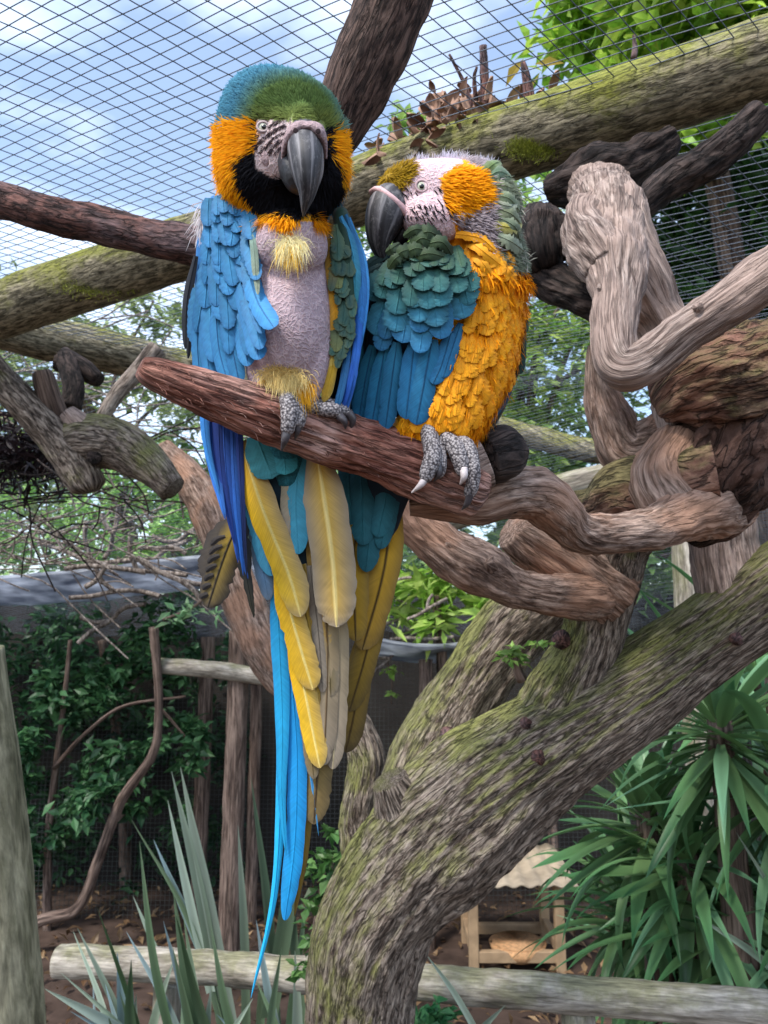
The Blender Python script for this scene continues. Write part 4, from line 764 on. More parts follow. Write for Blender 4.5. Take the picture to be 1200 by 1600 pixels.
# ---------------------------------------------------------------- macaw facing the camera
m1 = thing('macaw', 'blue-and-yellow macaw facing forward with bare pink chest and green crown', 'parrot', P(455, 640, .65), 'macaws on the perch')
HD = .642
head1 = [(448, 134, HD, 30, .016), (447, 140, HD, 52, .030), (445, 152, HD, 72, .041), (443, 170, HD, 87, .049), (441, 203, HD, 96, .054), (441, 240, HD, 98, .055), (443, 280, HD, 97, .053), (446, 308, HD, 88, .048), (449, 328, HD, 68, .038), (452, 345, HD, 54, .032)]
tors1 = [(452, 335, .655, 55, .032), (448, 365, .66, 72, .042), (446, 400, .662, 80, .044), (444, 450, .664, 82, .045), (446, 510, .664, 80, .047), (448, 560, .664, 70, .044), (447, 600, .666, 52, .036), (445, 640, .672, 36, .026), (448, 700, .68, 30, .018), (452, 760, .685, 16, .01)]
crop1 = [(455, 338, .630, 22, .012), (455, 354, .626, 46, .020), (455, 378, .621, 57, .024), (455, 396, .621, 56, .022), (455, 409, .627, 48, .015)]
belly1 = [(456, 412, .648, 54, .028), (457, 455, .642, 59, .032), (457, 510, .638, 60, .034), (455, 555, .640, 54, .031), (452, 590, .646, 38, .024)]
legR = [(505, 515, .645, 20, .014), (500, 555, .636, 19, .013), (494, 592, .632, 15, .010), (486, 628, .636, 11, .008)]
legL = [(408, 545, .65, 20, .015), (402, 580, .643, 18, .012), (412, 606, .636, 13, .009), (434, 612, .632, 10, .008)]
face1 = [(438, 185, .61, 20, .012), (448, 205, .604, 34, .020), (450, 235, .602, 36, .022), (447, 262, .604, 32, .020), (446, 285, .608, 24, .014)]
beak_seat = [(470, 185, .604, 20, .012), (476, 205, .597, 30, .018), (477, 235, .594, 32, .020), (474, 270, .598, 26, .016)]
me = fuse('body', [loft(r, 40) for r in (head1, tors1, crop1, belly1, legR, legL, face1, beak_seat)])
GREENZ = lambda x, y: np.clip((1.0 - np.hypot((x - 458) / 90, (y - 182) / 78)) * 2.6, 0, 1)
FACE1 = [(403, 186), (440, 184), (470, 190), (505, 190), (510, 215), (503, 250), (480, 274), (440, 284), (420, 274), (400, 264), (398, 238), (404, 225)]
YL1 = [(318, 190), (330, 192), (398, 188), (405, 212), (400, 236), (374, 248), (378, 285), (392, 312), (412, 330), (470, 338), (520, 336), (535, 312), (540, 290), (530, 262), (515, 240), (512, 205), (548, 206), (570, 210), (570, 380), (318, 380)]
def headcol1(v):
    x, y, d = unP(v); n = len(x); xj = x + rng.normal(size=n) * 2.5; yj = y + rng.normal(size=n) * 2.5
    c = np.tile(BLK, (n, 1)); crown = yj < np.interp(xj, [320, 345, 400, 470, 515, 550], [192, 192, 187, 192, 202, 206])
    yl = inpoly(xj, yj, YL1); f = inpoly(x, y, FACE1)
    c[yl] = YEL; g = GREENZ(x, y)[:, None]; c[crown] = (S(84, 146, 172) * (1 - g) + GRN * g)[crown]
    ol = crown & (y > 168); k = np.clip((y - 160) / 40, 0, .6)[:, None] * g; c[ol] = (c * (1 - k) + S(122, 128, 62) * k)[ol]
    c[f & ~crown] = S(198, 178, 178); back = d > HD + .012; c[back & ~yl] = S(60, 136, 176); return c, f & ~back
V = verts(me); x, y, d = unP(V); c, f = headcol1(V)
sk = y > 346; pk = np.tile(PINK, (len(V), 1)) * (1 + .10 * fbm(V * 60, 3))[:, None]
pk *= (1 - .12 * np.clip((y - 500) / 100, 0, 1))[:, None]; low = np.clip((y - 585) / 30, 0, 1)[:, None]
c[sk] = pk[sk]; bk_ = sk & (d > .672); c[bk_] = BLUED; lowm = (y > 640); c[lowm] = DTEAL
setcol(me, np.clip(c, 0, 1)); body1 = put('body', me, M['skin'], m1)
p, nv = sample(me, 260000); x, y, d = unP(p); hc, f = headcol1(p)
k = (y < 342 + 7 * np.sin(x * .13) - 14 * np.exp(-((x - 480) / 7) ** 2) + rng.normal(size=len(y)) * 3) & ~f & (d < HD + .05); p1, n1, c1, x1, y1 = p[k], nv[k], hc[k], x[k], y[k]
cen = P(474, 218, .60); fl = p1 - cen; fl += np.array([0, 0, -.5]) * np.linalg.norm(fl, axis=1)[:, None] * np.clip((y1 - 230) / 100, 0, 1.2)[:, None]
isb = c1.max(1) < .05; crown = y1 < 192
L = np.where(crown, .0062, np.where(isb, .010, .0125)) * rng.uniform(.7, 1.3, len(p1)) * np.where(y1 > 328, 1.05, 1)
c1 = np.clip(c1 * rng.uniform(.72, 1.22, len(p1))[:, None], 0, 1)
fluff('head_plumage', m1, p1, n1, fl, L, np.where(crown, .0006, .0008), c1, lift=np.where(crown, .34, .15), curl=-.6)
# face lines, eye, tufts
kk = inpoly(x, y, [(402, 186), (446, 186), (450, 200), (440, 228), (432, 238), (402, 236)]) & (d < .63); pf, nf = p[kk][:2600], nv[kk][:2600]; xf, yf = x[kk][:2600], y[kk][:2600]
band = (np.sin((np.hypot(xf - 470, (yf - 255) * 1.15)) * .62) > .1) & (np.hypot(xf - 411, yf - 199) > 11); pf, nf = pf[band], nf[band]
fluff('face_lines', m1, pf, nf, pf - P(470, 190, .60), .0042, .0006, np.tile(S(58, 46, 50), (len(pf), 1)), lift=.12)
def tuft(parent, cx, cy, d, sx, sy, n, L, col, grav=.5, W=.0007, up=0.0):
    a = np.c_[rng.normal(cx, sx, n), rng.normal(cy, sy, n), np.full(n, d)]; p = PP(a); nv = np.tile(-Fw, (n, 1)); dr = np.c_[rng.normal(0, .6, n), np.zeros(n), -np.ones(n) + up + rng.normal(0, .5, n)]
    fluff('tuft', parent, p, nv, dr, L * rng.uniform(.6, 1.3, n), W, np.clip(np.tile(col, (n, 1)) * rng.uniform(.75, 1.25, n)[:, None], 0, 1), lift=.5, grav=grav)
tuft(m1, 455, 380, .594, 10, 5, 420, .014, S(234, 224, 176), up=.5, W=.0004)
tuft(m1, 453, 388, .594, 7, 6, 220, .013, S(226, 188, 84), W=.0005)
tuft(m1, 438, 584, .616, 14, 5, 700, .008, S(228, 200, 130), up=1.2, W=.0004); tuft(m1, 450, 592, .616, 14, 6, 700, .009, S(226, 204, 140), up=.6, W=.0004); tuft(m1, 472, 604, .622, 7, 7, 450, .013, S(226, 172, 50), W=.0005); tuft(m1, 418, 596, .625, 5, 7, 250, .008, S(224, 184, 90), W=.0004)
tuft(m1, 318, 345, .645, 5, 12, 120, .014, S(210, 204, 206))
V1 = verts(me); v1x, v1y, v1d = unP(V1)
def surf1(x, y): return v1d[np.argsort((v1x - x) ** 2 + (v1y - y) ** 2 + (v1d > HD) * 1e6)[0]]
de = surf1(411, 199); print('eye depth', de)
e = ball('eye', 411, 198, de + .0004, 7.6, M['eye'], m1, .38); ball('pupil', 412, 198, de - .0008, 3.8, M['pupil'], e, .5)
lid1 = plain('eyelid_skin', S(186, 168, 168), .7)
horn('eyelid', [(411 + 9 * math.cos(q_), 198 + 7.5 * math.sin(q_), de - .0004, 2.0, .0010) for q_ in np.linspace(0, 2 * math.pi, 26)], lid1, m1, nar=12, n=48)
skincere = plain('cere_skin', S(164, 142, 145), .75, .2, .7, 420, .8)
horn('cere', [(444, 262, .590, 3, .005), (446, 240, .581, 5, .008), (451, 218, .573, 8, .009), (461, 203, .567, 10, .009), (470, 197, .566, 8, .008), (480, 197, .566, 7, .008), (490, 198, .566, 8, .008), (498, 204, .567, 9, .009), (505, 219, .573, 6, .008), (508, 244, .583, 3, .005)], skincere, m1, nar=24, n=60)
for a in ((462, 204, .5585), (497, 205, .5585)): ball('nostril', a[0], a[1], a[2] - .0005, 4.2, M['nostril'], m1, .2)
horn('upper_beak', [(478, 207, .596, 20, .012), (477, 215, .588, 25, .015), (477, 235, .577, 28, .018), (479, 258, .566, 26.5, .019), (480, 280, .563, 21, .015), (480, 302, .565, 13.5, .010), (477, 320, .569, 7.5, .006), (474, 338, .575, 1.2, .001)], M['beak'], m1, sup=2.3, n=70)
horn('lower_beak', [(448, 240, .600, 10, .008), (452, 258, .590, 18, .013), (462, 280, .584, 19, .013), (474, 296, .584, 12, .009), (480, 304, .586, 5, .004)], plain('dark_horn', S(40, 40, 44), .45, .4, .6, 260, .3), m1)
horn('cheek_skin', [(420, 236, .603, 12, .006), (421, 248, .598, 17, .010), (425, 258, .598, 14, .009), (430, 268, .602, 7, .005)], skincere, m1)

# wing on the viewer's left
wl = put('wing', mesh('wing', *loft([(352, 310, .664, 22, .006), (350, 335, .664, 36, .006), (348, 400, .666, 42, .006), (346, 480, .668, 42, .006), (346, 550, .668, 38, .006), (348, 600, .66, 30, .01), (350, 650, .665, 14, .006)], 40), dict(col=np.tile(BLUED, (40 * 40 + 2, 1)), fuv=np.zeros((1602, 3)))), M['feather'], m1)
ws = lambda x, y: .6235 - .0010 * max(0, x - 380) + .020 * (min(0, x - 368) / 66) ** 2 + .012 * max(0, (y - 300) / 300)
def WF(par, xy, w, cb, ct, ce=None, lift=.004, surf=ws, base=.001, **k):
    n = len(xy); feather(par, [(a, b, surf(a, b) + base - lift * i / (n - 1)) for i, (a, b) in enumerate(xy)], w, cb, ct, ce, **k)
XO = lambda y: np.interp(y, [300, 330, 400, 480, 560, 610], [322, 313, 303, 297, 300, 312]); XI = lambda y: np.interp(y, [300, 345, 400, 450, 500, 540, 600], [388, 394, 396, 400, 406, 404, 388])
big = [((312, 470), (308, 530), (312, 592), 20), ((322, 480), (322, 540), (330, 600), 22), ((336, 475), (342, 545), (356, 598), 24), ((350, 470), (362, 540), (374, 600), 26), ((362, 450), (378, 520), (388, 572), 28), ((374, 430), (392, 505), (405, 562), 32), ((386, 415), (402, 470), (428, 512), 32)]
for a in big: WF(wl, a[:3], a[3], BLUE, S(48, 128, 178), S(30, 88, 146), lift=.003, shape='flight', base=-.0005, eamt=.5, rach=S(40, 100, 150))
for k_, (y0, ln_, wd_, n) in enumerate(((452, 100, 26, 5), (425, 92, 26, 5), (398, 76, 27, 5), (374, 66, 27, 5), (352, 56, 25, 6), (332, 48, 23, 6), (315, 40, 21, 6), (300, 34, 19, 5))):
    for i in range(n):
        s = (i + .5 + .25 * rng.normal() + .25 * (k_ % 2)) / n; x0 = XO(y0) + 8 + (XI(y0) - XO(y0) - 14) * min(1, max(0, s)); yy = y0 + rng.normal() * 6; ll = ln_ * rng.uniform(.85, 1.15); sl = .30 * (s - .25)
        WF(wl, [(x0, yy), (x0 + ll * .5 * sl, yy + ll * .5), (x0 + ll * sl + rng.normal() * 3, yy + ll)], wd_ * rng.uniform(.85, 1.15), S(60, 136, 178), S(52, 130, 182), S(30, 86, 140), lift=.0055, base=.0015, eamt=.55, rag=.06, camber=.12)
for a in (((390, 345), (396, 380), (400, 440), 12), ((392, 370), (398, 410), (403, 460), 10)): WF(wl, a[:3], a[3], S(120, 160, 150), S(150, 160, 140), None, lift=.003, base=-.001)
for a in (((306, 400), (292, 470), (290, 545), 14), ((312, 430), (298, 500), (294, 560), 10)):      # dark outer edge
    feather(wl, [(a[0][0], a[0][1], .66), (a[1][0], a[1][1], .662), (a[2][0], a[2][1], .664)], a[3], S(30, 36, 46), S(24, 28, 36))
# flight feathers under the perch, left
fd = .668
for a in (((330, 560), (330, 700), (352, 812), 30, VIOL, S(50, 120, 210)), ((318, 600), (322, 690), (345, 780), 14, S(50, 130, 210), S(60, 140, 214)), ((350, 580), (352, 720), (372, 880), 24, S(24, 56, 130), S(36, 96, 190)), ((362, 600), (366, 740), (380, 900), 16, S(22, 50, 120), S(40, 110, 200)), ((340, 600), (345, 730), (366, 850), 22, S(20, 44, 110), S(26, 70, 160)), ((370, 620), (376, 760), (386, 905), 14, S(26, 60, 140), S(24, 30, 50))):
    feather(wl, [(a[0][0], a[0][1], fd), (a[1][0], a[1][1], fd + rng.uniform(-.004, .004)), (a[2][0], a[2][1], fd + rng.uniform(-.004, .004))], a[3], a[4], a[5], S(14, 26, 60), .5, shape='point', side=1)
feather(wl, [(378, 800, .684), (350, 870, .682), (324, 950, .68)], 46, S(176, 146, 36), S(110, 94, 56), S(48, 43, 42), .98, S(40, 34, 30), 'flight', rag=.07, esh=.8)
for q_ in range(7): feather(wl, [(352 - q_ * 4.5, 838 + q_ * 15, .6795), (340 - q_ * 4, 842 + q_ * 15, .679), (329 - q_ * 2.4, 852 + q_ * 14, .679)], 9, S(58, 52, 48), S(40, 36, 36), rag=.1)
feather(wl, [(372, 810, .688), (340, 850, .688), (320, 905, .688)], 40, S(80, 70, 56), S(70, 64, 58), S(40, 36, 36), .8, S(50, 44, 40), 'flight', rag=.12)
feather(wl, [(372, 790, .676), (382, 880, .676), (397, 966, .676)], 24, S(30, 40, 60), S(56, 52, 30), S(20, 20, 22), .8, S(14, 14, 18), 'point', rag=.12)
feather(wl, [(366, 780, .674), (372, 850, .674), (388, 905, .674)], 16, S(40, 110, 200), S(40, 90, 170), S(14, 26, 60), .5, None, 'point')
# wing on the viewer's right, seen edge on
wr = put('wing', mesh('wing', *loft([(532, 335, .655, 12, .012), (540, 370, .652, 18, .02), (546, 430, .652, 20, .024), (548, 500, .655, 18, .024), (545, 570, .66, 14, .02), (538, 640, .665, 8, .01)], 40), dict(col=np.tile(DGRN * .5, (1602, 1)), fuv=np.zeros((1602, 3)))), M['feather'], m1)
for a in (((516, 372), (520, 440), (522, 520), 22, S(150, 120, 40), S(224, 160, 30)), ((520, 420), (524, 470), (524, 560), 18, YEL, S(200, 150, 40)), ((522, 470), (522, 540), (512, 622), 16, S(200, 170, 70), S(206, 180, 90)), ((526, 530), (518, 580), (506, 628), 16, YELF, S(210, 170, 60))):
    feather(wr, [(a[0][0], a[0][1], .634), (a[1][0], a[1][1], .630), (a[2][0], a[2][1], .632)], a[3], a[4], a[5], BRN, .4, shape='flight')
for k_ in range(26):
    s = 1 - k_ / 25; x = 527 + 8 * math.sin(s * 3.1) + rng.normal() * 7; y = 350 + s * 175; l = rng.uniform(34, 62)
    feather(wr, [(x, y, .636), (x + 3, y + l * .5, .6285 + rng.uniform(-.001, .001)), (x + 2 + rng.normal() * 6, y + l, .6255)], rng.uniform(12, 22), [S(80, 104, 76), S(56, 82, 68), S(150, 128, 60)][rng.choice(3, p=[.45, .45, .10])], [S(52, 98, 92), S(44, 80, 78), S(112, 118, 72)][rng.choice(3, p=[.45, .35, .2])], S(100, 106, 64), .45, rag=.1)
for a in (((540, 335), (561, 400), (566, 470), (552, 560), 14, BLUE, S(50, 130, 220)), ((546, 340), (569, 410), (572, 470), (556, 570), 9, S(70, 160, 220), S(60, 150, 236)), ((552, 420), (560, 500), (552, 580), (538, 645), 14, S(40, 110, 200), S(40, 100, 190)), ((556, 480), (556, 540), (545, 600), (530, 650), 10, S(36, 100, 190), S(30, 80, 170)), ((532, 338), (548, 380), (556, 430), (556, 500), 16, S(66, 150, 196), TEAL), ((545, 520), (540, 570), (530, 620), (520, 650), 12, S(30, 90, 140), S(40, 110, 160))):
    feather(wr, [(*q_, .634 - .004 * (i == 1) - .006 * (i == 2)) for i, q_ in enumerate(a[:4])], a[4], a[5], a[6], S(30, 70, 130), .4, shape='flight', roll=.3)

for a in (((535, 520), (528, 590), (518, 660), 26), ((545, 540), (540, 600), (530, 668), 22), ((520, 560), (514, 610), (505, 655), 18)):
    feather(wr, [(*a[0], .668), (*a[1], .672), (*a[2], .676)], a[3], S(40, 60, 70), S(30, 74, 110), S(24, 40, 50), .5, shape='flight')
# tail of the front-facing macaw
tl = put('tail', mesh('tail', *loft([(445, 640, .678, 30, .016), (440, 720, .69, 46, .012), (445, 800, .695, 40, .008), (465, 900, .698, 26, .005), (470, 1000, .698, 12, .003)], 40), dict(col=np.tile(S(30, 52, 66), (1602, 1)), fuv=np.zeros((1602, 3)))), M['feather'], m1)
def TF(par, pts, w, cb, ct, ce=None, d=.68, **k):
    n = len(pts); feather(par, [(a, b, d - .002 * i / (n - 1)) for i, (a, b) in enumerate(pts)], w, cb, ct, ce, **k)
YG = S(230, 178, 8); YD = S(190, 150, 40); GB = S(150, 132, 96); GT = S(146, 134, 118)
RL = S(236, 214, 130)
# long cyan streamers (deepest first)
TF(tl, [(440, 880), (440, 1050), (440, 1200), (428, 1400), (392, 1560)], 20, CYAN, S(30, 180, 226), S(40, 110, 160), .692, shape='point', eamt=.35, camber=.5, rach=S(24, 120, 180))
TF(tl, [(430, 890), (436, 1000), (441, 1130), (440, 1240), (447, 1336)], 27, S(40, 156, 204), S(30, 164, 214), S(20, 110, 170), .684, shape='point', eamt=.4)
TF(tl, [(450, 920), (456, 1060), (464, 1180), (460, 1320), (445, 1438)], 30, S(28, 140, 212), S(24, 160, 222), S(30, 100, 170), .687, shape='flight', eamt=.4)
TF(tl, [(446, 940), (470, 1080), (482, 1180), (498, 1306)], 9, S(60, 120, 180), S(70, 150, 200), None, .690, shape='point')
TF(tl, [(440, 1150), (436, 1290), (432, 1400)], 14, S(120, 110, 60), S(100, 96, 60), S(40, 120, 160), .694, shape='point')
TF(tl, [(480, 1050), (478, 1200), (474, 1330), (460, 1432)], 30, S(120, 100, 40), S(140, 108, 30), S(80, 72, 50), .696, shape='point')
TF(tl, [(505, 1040), (500, 1150), (490, 1288)], 46, S(150, 128, 70), S(120, 100, 60), S(90, 80, 62), .690, shape='flight', eamt=.6, rach=S(70, 56, 40))
TF(tl, [(480, 1000), (482, 1120), (478, 1280)], 34, S(110, 92, 44), S(104, 84, 44), S(70, 60, 44), .693, shape='flight')
TF(tl, [(528, 920), (528, 1060), (520, 1202)], 34, GB, GT, S(120, 108, 90), .686, shape='flight', rach=S(196, 180, 140))
TF(tl, [(505, 860), (512, 1020), (506, 1196)], 36, S(150, 126, 72), GT, S(112, 100, 84), .683, shape='flight', rach=S(96, 76, 50))
TF(tl, [(455, 980), (478, 1090), (500, 1200)], 36, YG, S(210, 170, 40), GB, .681, shape='flight', eamt=.7, side=1, rach=RL)
TF(tl, [(490, 800), (502, 900), (512, 1010)], 40, S(176, 136, 48), S(150, 124, 70), S(120, 100, 70), .684, shape='flight', rach=S(90, 66, 30))
TF(tl, [(435, 880), (460, 980), (489, 1078)], 42, YG, S(216, 172, 40), GB, .678, shape='flight', eamt=.7, side=1, rach=RL)
TF(tl, [(470, 700), (462, 780), (466, 866)], 40, S(66, 150, 172), S(66, 156, 184), S(40, 110, 130), .676, shape='covert', eamt=.4)
TF(tl, [(458, 700), (456, 760), (452, 840)], 34, S(150, 140, 110), GT, S(120, 110, 90), .677, shape='covert')
TF(tl, [(398, 720), (400, 830), (420, 938)], 26, S(70, 120, 150), S(96, 128, 160), S(110, 110, 100), .683, shape='flight')
TF(tl, [(378, 730), (382, 780), (392, 832)], 30, S(60, 90, 140), S(110, 130, 176), S(60, 80, 130), .682, shape='covert')
TF(tl, [(374, 690), (392, 780), (425, 900)], 34, S(70, 160, 190), S(70, 150, 180), S(60, 130, 160), .679, shape='flight')
TF(tl, [(376, 690), (412, 800), (452, 900), (470, 964)], 48, YG, S(224, 184, 40), GT, .672, shape='flight', eamt=.75, side=1, rach=RL, camber=.3)
TF(tl, [(494, 700), (508, 790), (520, 880), (526, 980)], 68, S(206, 164, 52), S(196, 158, 70), GT, .672, shape='flight', eamt=.95, rach=S(240, 216, 140), camber=.25, esh=.9)
TF(tl, [(400, 680), (412, 712), (426, 748)], 56, TEAL, S(70, 148, 158), DTEAL, .668, eamt=.4)
TF(tl, [(440, 690), (444, 716), (446, 742)], 40, DTEAL, TEAL, None, .667)
for q_ in range(16):
    x0 = rng.uniform(448, 520); y0 = rng.uniform(850, 1010); l = rng.uniform(150, 240); sl = (488 - x0) * .25 / 100 + .12
    cc_ = [YG, S(170, 136, 40), S(150, 128, 74), GT, S(120, 104, 60)][rng.integers(5)]
    TF(tl, [(x0, y0), (x0 + l * .5 * sl, y0 + l * .5), (min(526, x0 + l * sl * .8), y0 + l)], rng.uniform(20, 30), cc_, cc_ * .8, GT * .7, .6825 + rng.uniform(0, .007), shape='flight', eamt=.8, side=[0, 1][rng.integers(2)], rach=cc_ * .45, rag=.04)
# feet
fo = put('foot', mesh('foot', *loft([(436, 606, .640, 10, .010), (444, 612, .630, 13, .011), (452, 622, .625, 12, .010)], 20), {}), M['scale'], m1)
toe(fo, [(438, 606, .630, 13), (448, 620, .6205, 14), (453, 642, .613, 13.5), (451, 664, .6125, 12), (447, 680, .615, 10)], [(448, 674, .613, 8), (445, 688, .612, 6), (440, 704, .618, 1.5)])
toe(fo, [(444, 610, .632, 12), (460, 624, .6225, 12), (467, 642, .618, 11.5), (467, 660, .617, 10), (464, 670, .619, 8)], [(466, 664, .617, 7), (465, 674, .617, 5), (461, 686, .622, 1.2)])
toe(fo, [(440, 606, .642, 11), (430, 612, .66, 10), (424, 630, .672, 9)], [(424, 628, .674, 6), (422, 640, .674, 4), (424, 650, .668, 1)])
fo = put('foot', mesh('foot', *loft([(478, 632, .640, 9, .010), (486, 638, .632, 11, .010), (498, 640, .630, 11, .009)], 20), {}), M['scale'], m1)
toe(fo, [(480, 636, .634, 11), (502, 640, .628, 11.5), (522, 642, .630, 12), (534, 650, .632, 10)], [(530, 650, .629, 7), (538, 658, .628, 5.5), (540, 670, .632, 1.5)])
toe(fo, [(484, 632, .642, 10), (506, 632, .638, 11), (530, 638, .637, 13), (545, 648, .638, 12)], [(543, 644, .633, 8), (551, 656, .634, 6), (547, 672, .638, 1.5)])
toe(fo, [(480, 634, .645, 10), (486, 640, .662, 9), (492, 655, .674, 8)], [(491, 650, .676, 5), (494, 662, .676, 3.5), (494, 672, .672, 1)])

# ---------------------------------------------------------------- macaw preening, head turned back
m2 = thing('macaw', 'orange-breasted macaw with turned-back head preening its teal shoulder', 'parrot', P(700, 700, .69), 'macaws on the perch')
H2 = .662
head2 = [(594, 300, H2 - .002, 10, .008), (604, 300, H2 - .002, 26, .018), (625, 303, H2, 42, .026), (655, 307, H2, 52, .031), (690, 312, H2 + .002, 58, .035), (725, 320, H2 + .006, 60, .036), (755, 332, H2 + .012, 54, .034), (778, 345, H2 + .018, 40, .026), (790, 354, H2 + .022, 16, .012)]
neck2 = [(725, 320, H2 + .006, 50, .032), (742, 360, .672, 54, .036), (752, 400, .68, 60, .040), (748, 440, .686, 76, .046)]
cheek2 = [(640, 325, .652, 26, .016), (665, 340, .648, 38, .022), (690, 350, .650, 34, .022), (708, 356, .656, 20, .014)]
tors2 = [(752, 385, .68, 48, .036), (742, 425, .688, 76, .044), (722, 490, .694, 96, .046), (704, 560, .696, 100, .046), (696, 620, .694, 86, .042), (690, 665, .692, 64, .036), (668, 710, .70, 40, .026), (630, 760, .712, 30, .016)]
vent2 = [(680, 630, .685, 40, .03), (655, 660, .684, 36, .026), (632, 685, .686, 28, .02), (610, 705, .692, 18, .012)]
me2 = fuse('body', [loft(r, 44) for r in (head2, neck2, cheek2, tors2, vent2)])
FACE2 = [(585, 296), (612, 288), (636, 262), (665, 250), (700, 256), (706, 268), (692, 290), (690, 318), (708, 345), (715, 372), (590, 420), (575, 310)]
def col2(v):
    x, y, d = unP(v); n = len(x); xj = x + rng.normal(size=n) * 3; yj = y + rng.normal(size=n) * 3; c = np.tile(YEL, (n, 1)); c[(y < 345) & (x < 722)] = LPINK
    f = inpoly(x, y, FACE2) & (d < H2 + .006); c[f] = LPINK
    pat = inpoly(xj, yj, [(690, 276), (710, 262), (745, 272), (765, 305), (745, 322), (718, 335), (694, 318)])
    gry = (yj < 420) & (xj > 705) & ~pat & inpoly(xj, yj, [(700, 330), (760, 318), (770, 280), (720, 240), (840, 230), (840, 420), (800, 430), (770, 400), (735, 372)])
    c[gry] = S(184, 172, 178); c[gry & (xj > 772)] = S(126, 136, 116); c[pat] = YEL; fh = inpoly(xj, yj, [(572, 304), (584, 272), (610, 256), (646, 258), (636, 280), (616, 296)]) ; c[fh & (d < H2 + .03)] = S(160, 130, 30)
    bkm = (d > .70) & (y > 400); c[bkm] = DGRN; return c, f & ~fh, gry, pat, fh
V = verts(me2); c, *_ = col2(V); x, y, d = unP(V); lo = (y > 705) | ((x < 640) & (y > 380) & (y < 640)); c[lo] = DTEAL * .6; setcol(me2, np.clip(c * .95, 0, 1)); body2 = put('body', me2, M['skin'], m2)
p, nv = sample(me2, 150000); x, y, d = unP(p); c, f, gry, pat, fh = col2(p)
down = np.tile(np.array([0, 0, -1.0]), (len(p), 1))
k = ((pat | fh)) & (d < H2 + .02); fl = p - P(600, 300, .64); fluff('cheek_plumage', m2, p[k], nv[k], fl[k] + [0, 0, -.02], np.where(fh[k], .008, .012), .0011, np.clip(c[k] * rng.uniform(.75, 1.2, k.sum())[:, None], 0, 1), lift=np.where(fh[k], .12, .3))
k = gry.copy(); k[np.cumsum(gry) > 9000] = False; fluff('neck_down', m2, p[k], nv[k], fl[k], .008 * rng.uniform(.5, 1.5, k.sum()), .0008, np.clip(c[k] * rng.uniform(.6, 1.2, k.sum())[:, None], 0, 1), lift=.9)
k = (y > 365) & (y < 700) & (x > np.interp(y, [365, 400, 470, 530, 580, 640, 660, 672, 690], [705, 738, 738, 716, 695, 668, 645, 612, 606])) & ~gry & ~f & (d < .715); k &= rng.random(len(k)) < .35
pb_, nb, xb, yb = p[k], nv[k], x[k], y[k]; bigf = np.clip((560 - yb) / 120, 0, 1)
cb_ = np.tile(S(240, 156, 16), (len(pb_), 1)) * rng.uniform(.72, 1.18, len(pb_))[:, None] * (1 + .15 * fbm(pb_ * 55, 2))[:, None]
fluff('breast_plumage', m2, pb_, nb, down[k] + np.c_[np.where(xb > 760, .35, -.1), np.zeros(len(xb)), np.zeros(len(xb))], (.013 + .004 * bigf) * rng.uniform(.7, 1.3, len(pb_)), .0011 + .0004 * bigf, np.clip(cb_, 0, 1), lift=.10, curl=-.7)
V2 = verts(me2); v2x, v2y, v2d = unP(V2)
def surf2(x, y): return v2d[np.argsort((v2x - x) ** 2 + (v2y - y) ** 2 + (v2d > .705) * 1e6)[0]]
for y0 in np.repeat(np.arange(648, 366, -15), 8):                               # larger breast feathers, lowest first
    y0 = y0 + rng.normal() * 5; xl = np.interp(y0, [365, 400, 470, 530, 600, 650], [712, 742, 742, 722, 690, 650]); xr = np.interp(y0, [365, 420, 520, 600, 650], [762, 806, 804, 782, 756]); x0 = rng.uniform(xl, xr)
    sl = .3 * (x0 - 750) / 60 + rng.normal() * .12; ll = rng.uniform(30, 46); q3 = [(x0, y0), (x0 + ll * .5 * sl, y0 + ll * .5), (x0 + ll * sl, y0 + ll)]; d0 = surf2(*q3[0])
    feather(body2, [(*q_, surf2(*q_) - w_) for q_, w_ in zip(q3, (.001, .0045, .006))], rng.uniform(15, 26), S(240, 146, 8), S(246, 168, 18), S(240, 158, 20), .4, rag=.12, camber=.3)
for a in (((700, 362), (740, 382), (790, 420)), ((705, 372), (745, 400), (775, 440)), ((712, 366), (750, 372), (775, 392)), ((790, 400), (806, 414), (818, 424)), ((788, 412), (802, 428), (814, 440)), ((785, 395), (800, 398), (812, 402))):
    feather(body2, [(*q_, surf2(*q_) - w_) for q_, w_ in zip(a, (.002, .005, .006))], 15, S(240, 158, 20), S(248, 172, 26), rag=.14)
# crest of down along the crown, green nape feathers
for cx, cy in ((655, 258), (700, 254), (715, 256), (735, 260), (755, 262)): tuft(m2, cx, cy, H2 - .004, 10, 3, 150, .009, S(226, 224, 234), grav=0, W=.0005, up=2.0)
for cx, cy in ((775, 300), (790, 330), (770, 370), (795, 395), (780, 350)): tuft(m2, cx, cy, H2 - .008, 12, 12, 160, .010, S(150, 150, 140), grav=.1, W=.0010, up=.9)
for a in (((752, 272), (772, 256), (782, 252), 16, GRN), ((758, 280), (780, 268), (800, 278), 18, S(110, 140, 110)), ((765, 290), (788, 290), (806, 298), 16, S(130, 140, 100)), ((772, 305), (795, 310), (812, 330), 18, S(110, 126, 96)), ((775, 325), (800, 335), (815, 352), 18, S(120, 130, 100)), ((772, 350), (800, 355), (815, 348), 16, S(170, 160, 70)), ((778, 368), (800, 378), (818, 392), 18, S(130, 142, 120)), ((780, 340), (805, 355), (812, 375), 16, S(104, 120, 96)), ((755, 275), (768, 262), (776, 258), 9, YEL), ((770, 315), (798, 322), (808, 312), 12, S(140, 150, 130))):
    feather(m2_h := body2, [(*a[0], H2 - .026), (*a[1], H2 - .026), (*a[2], H2 - .012)], a[3] * 1.25, a[4], a[4] * .9, S(150, 156, 130), .5, rag=.15)
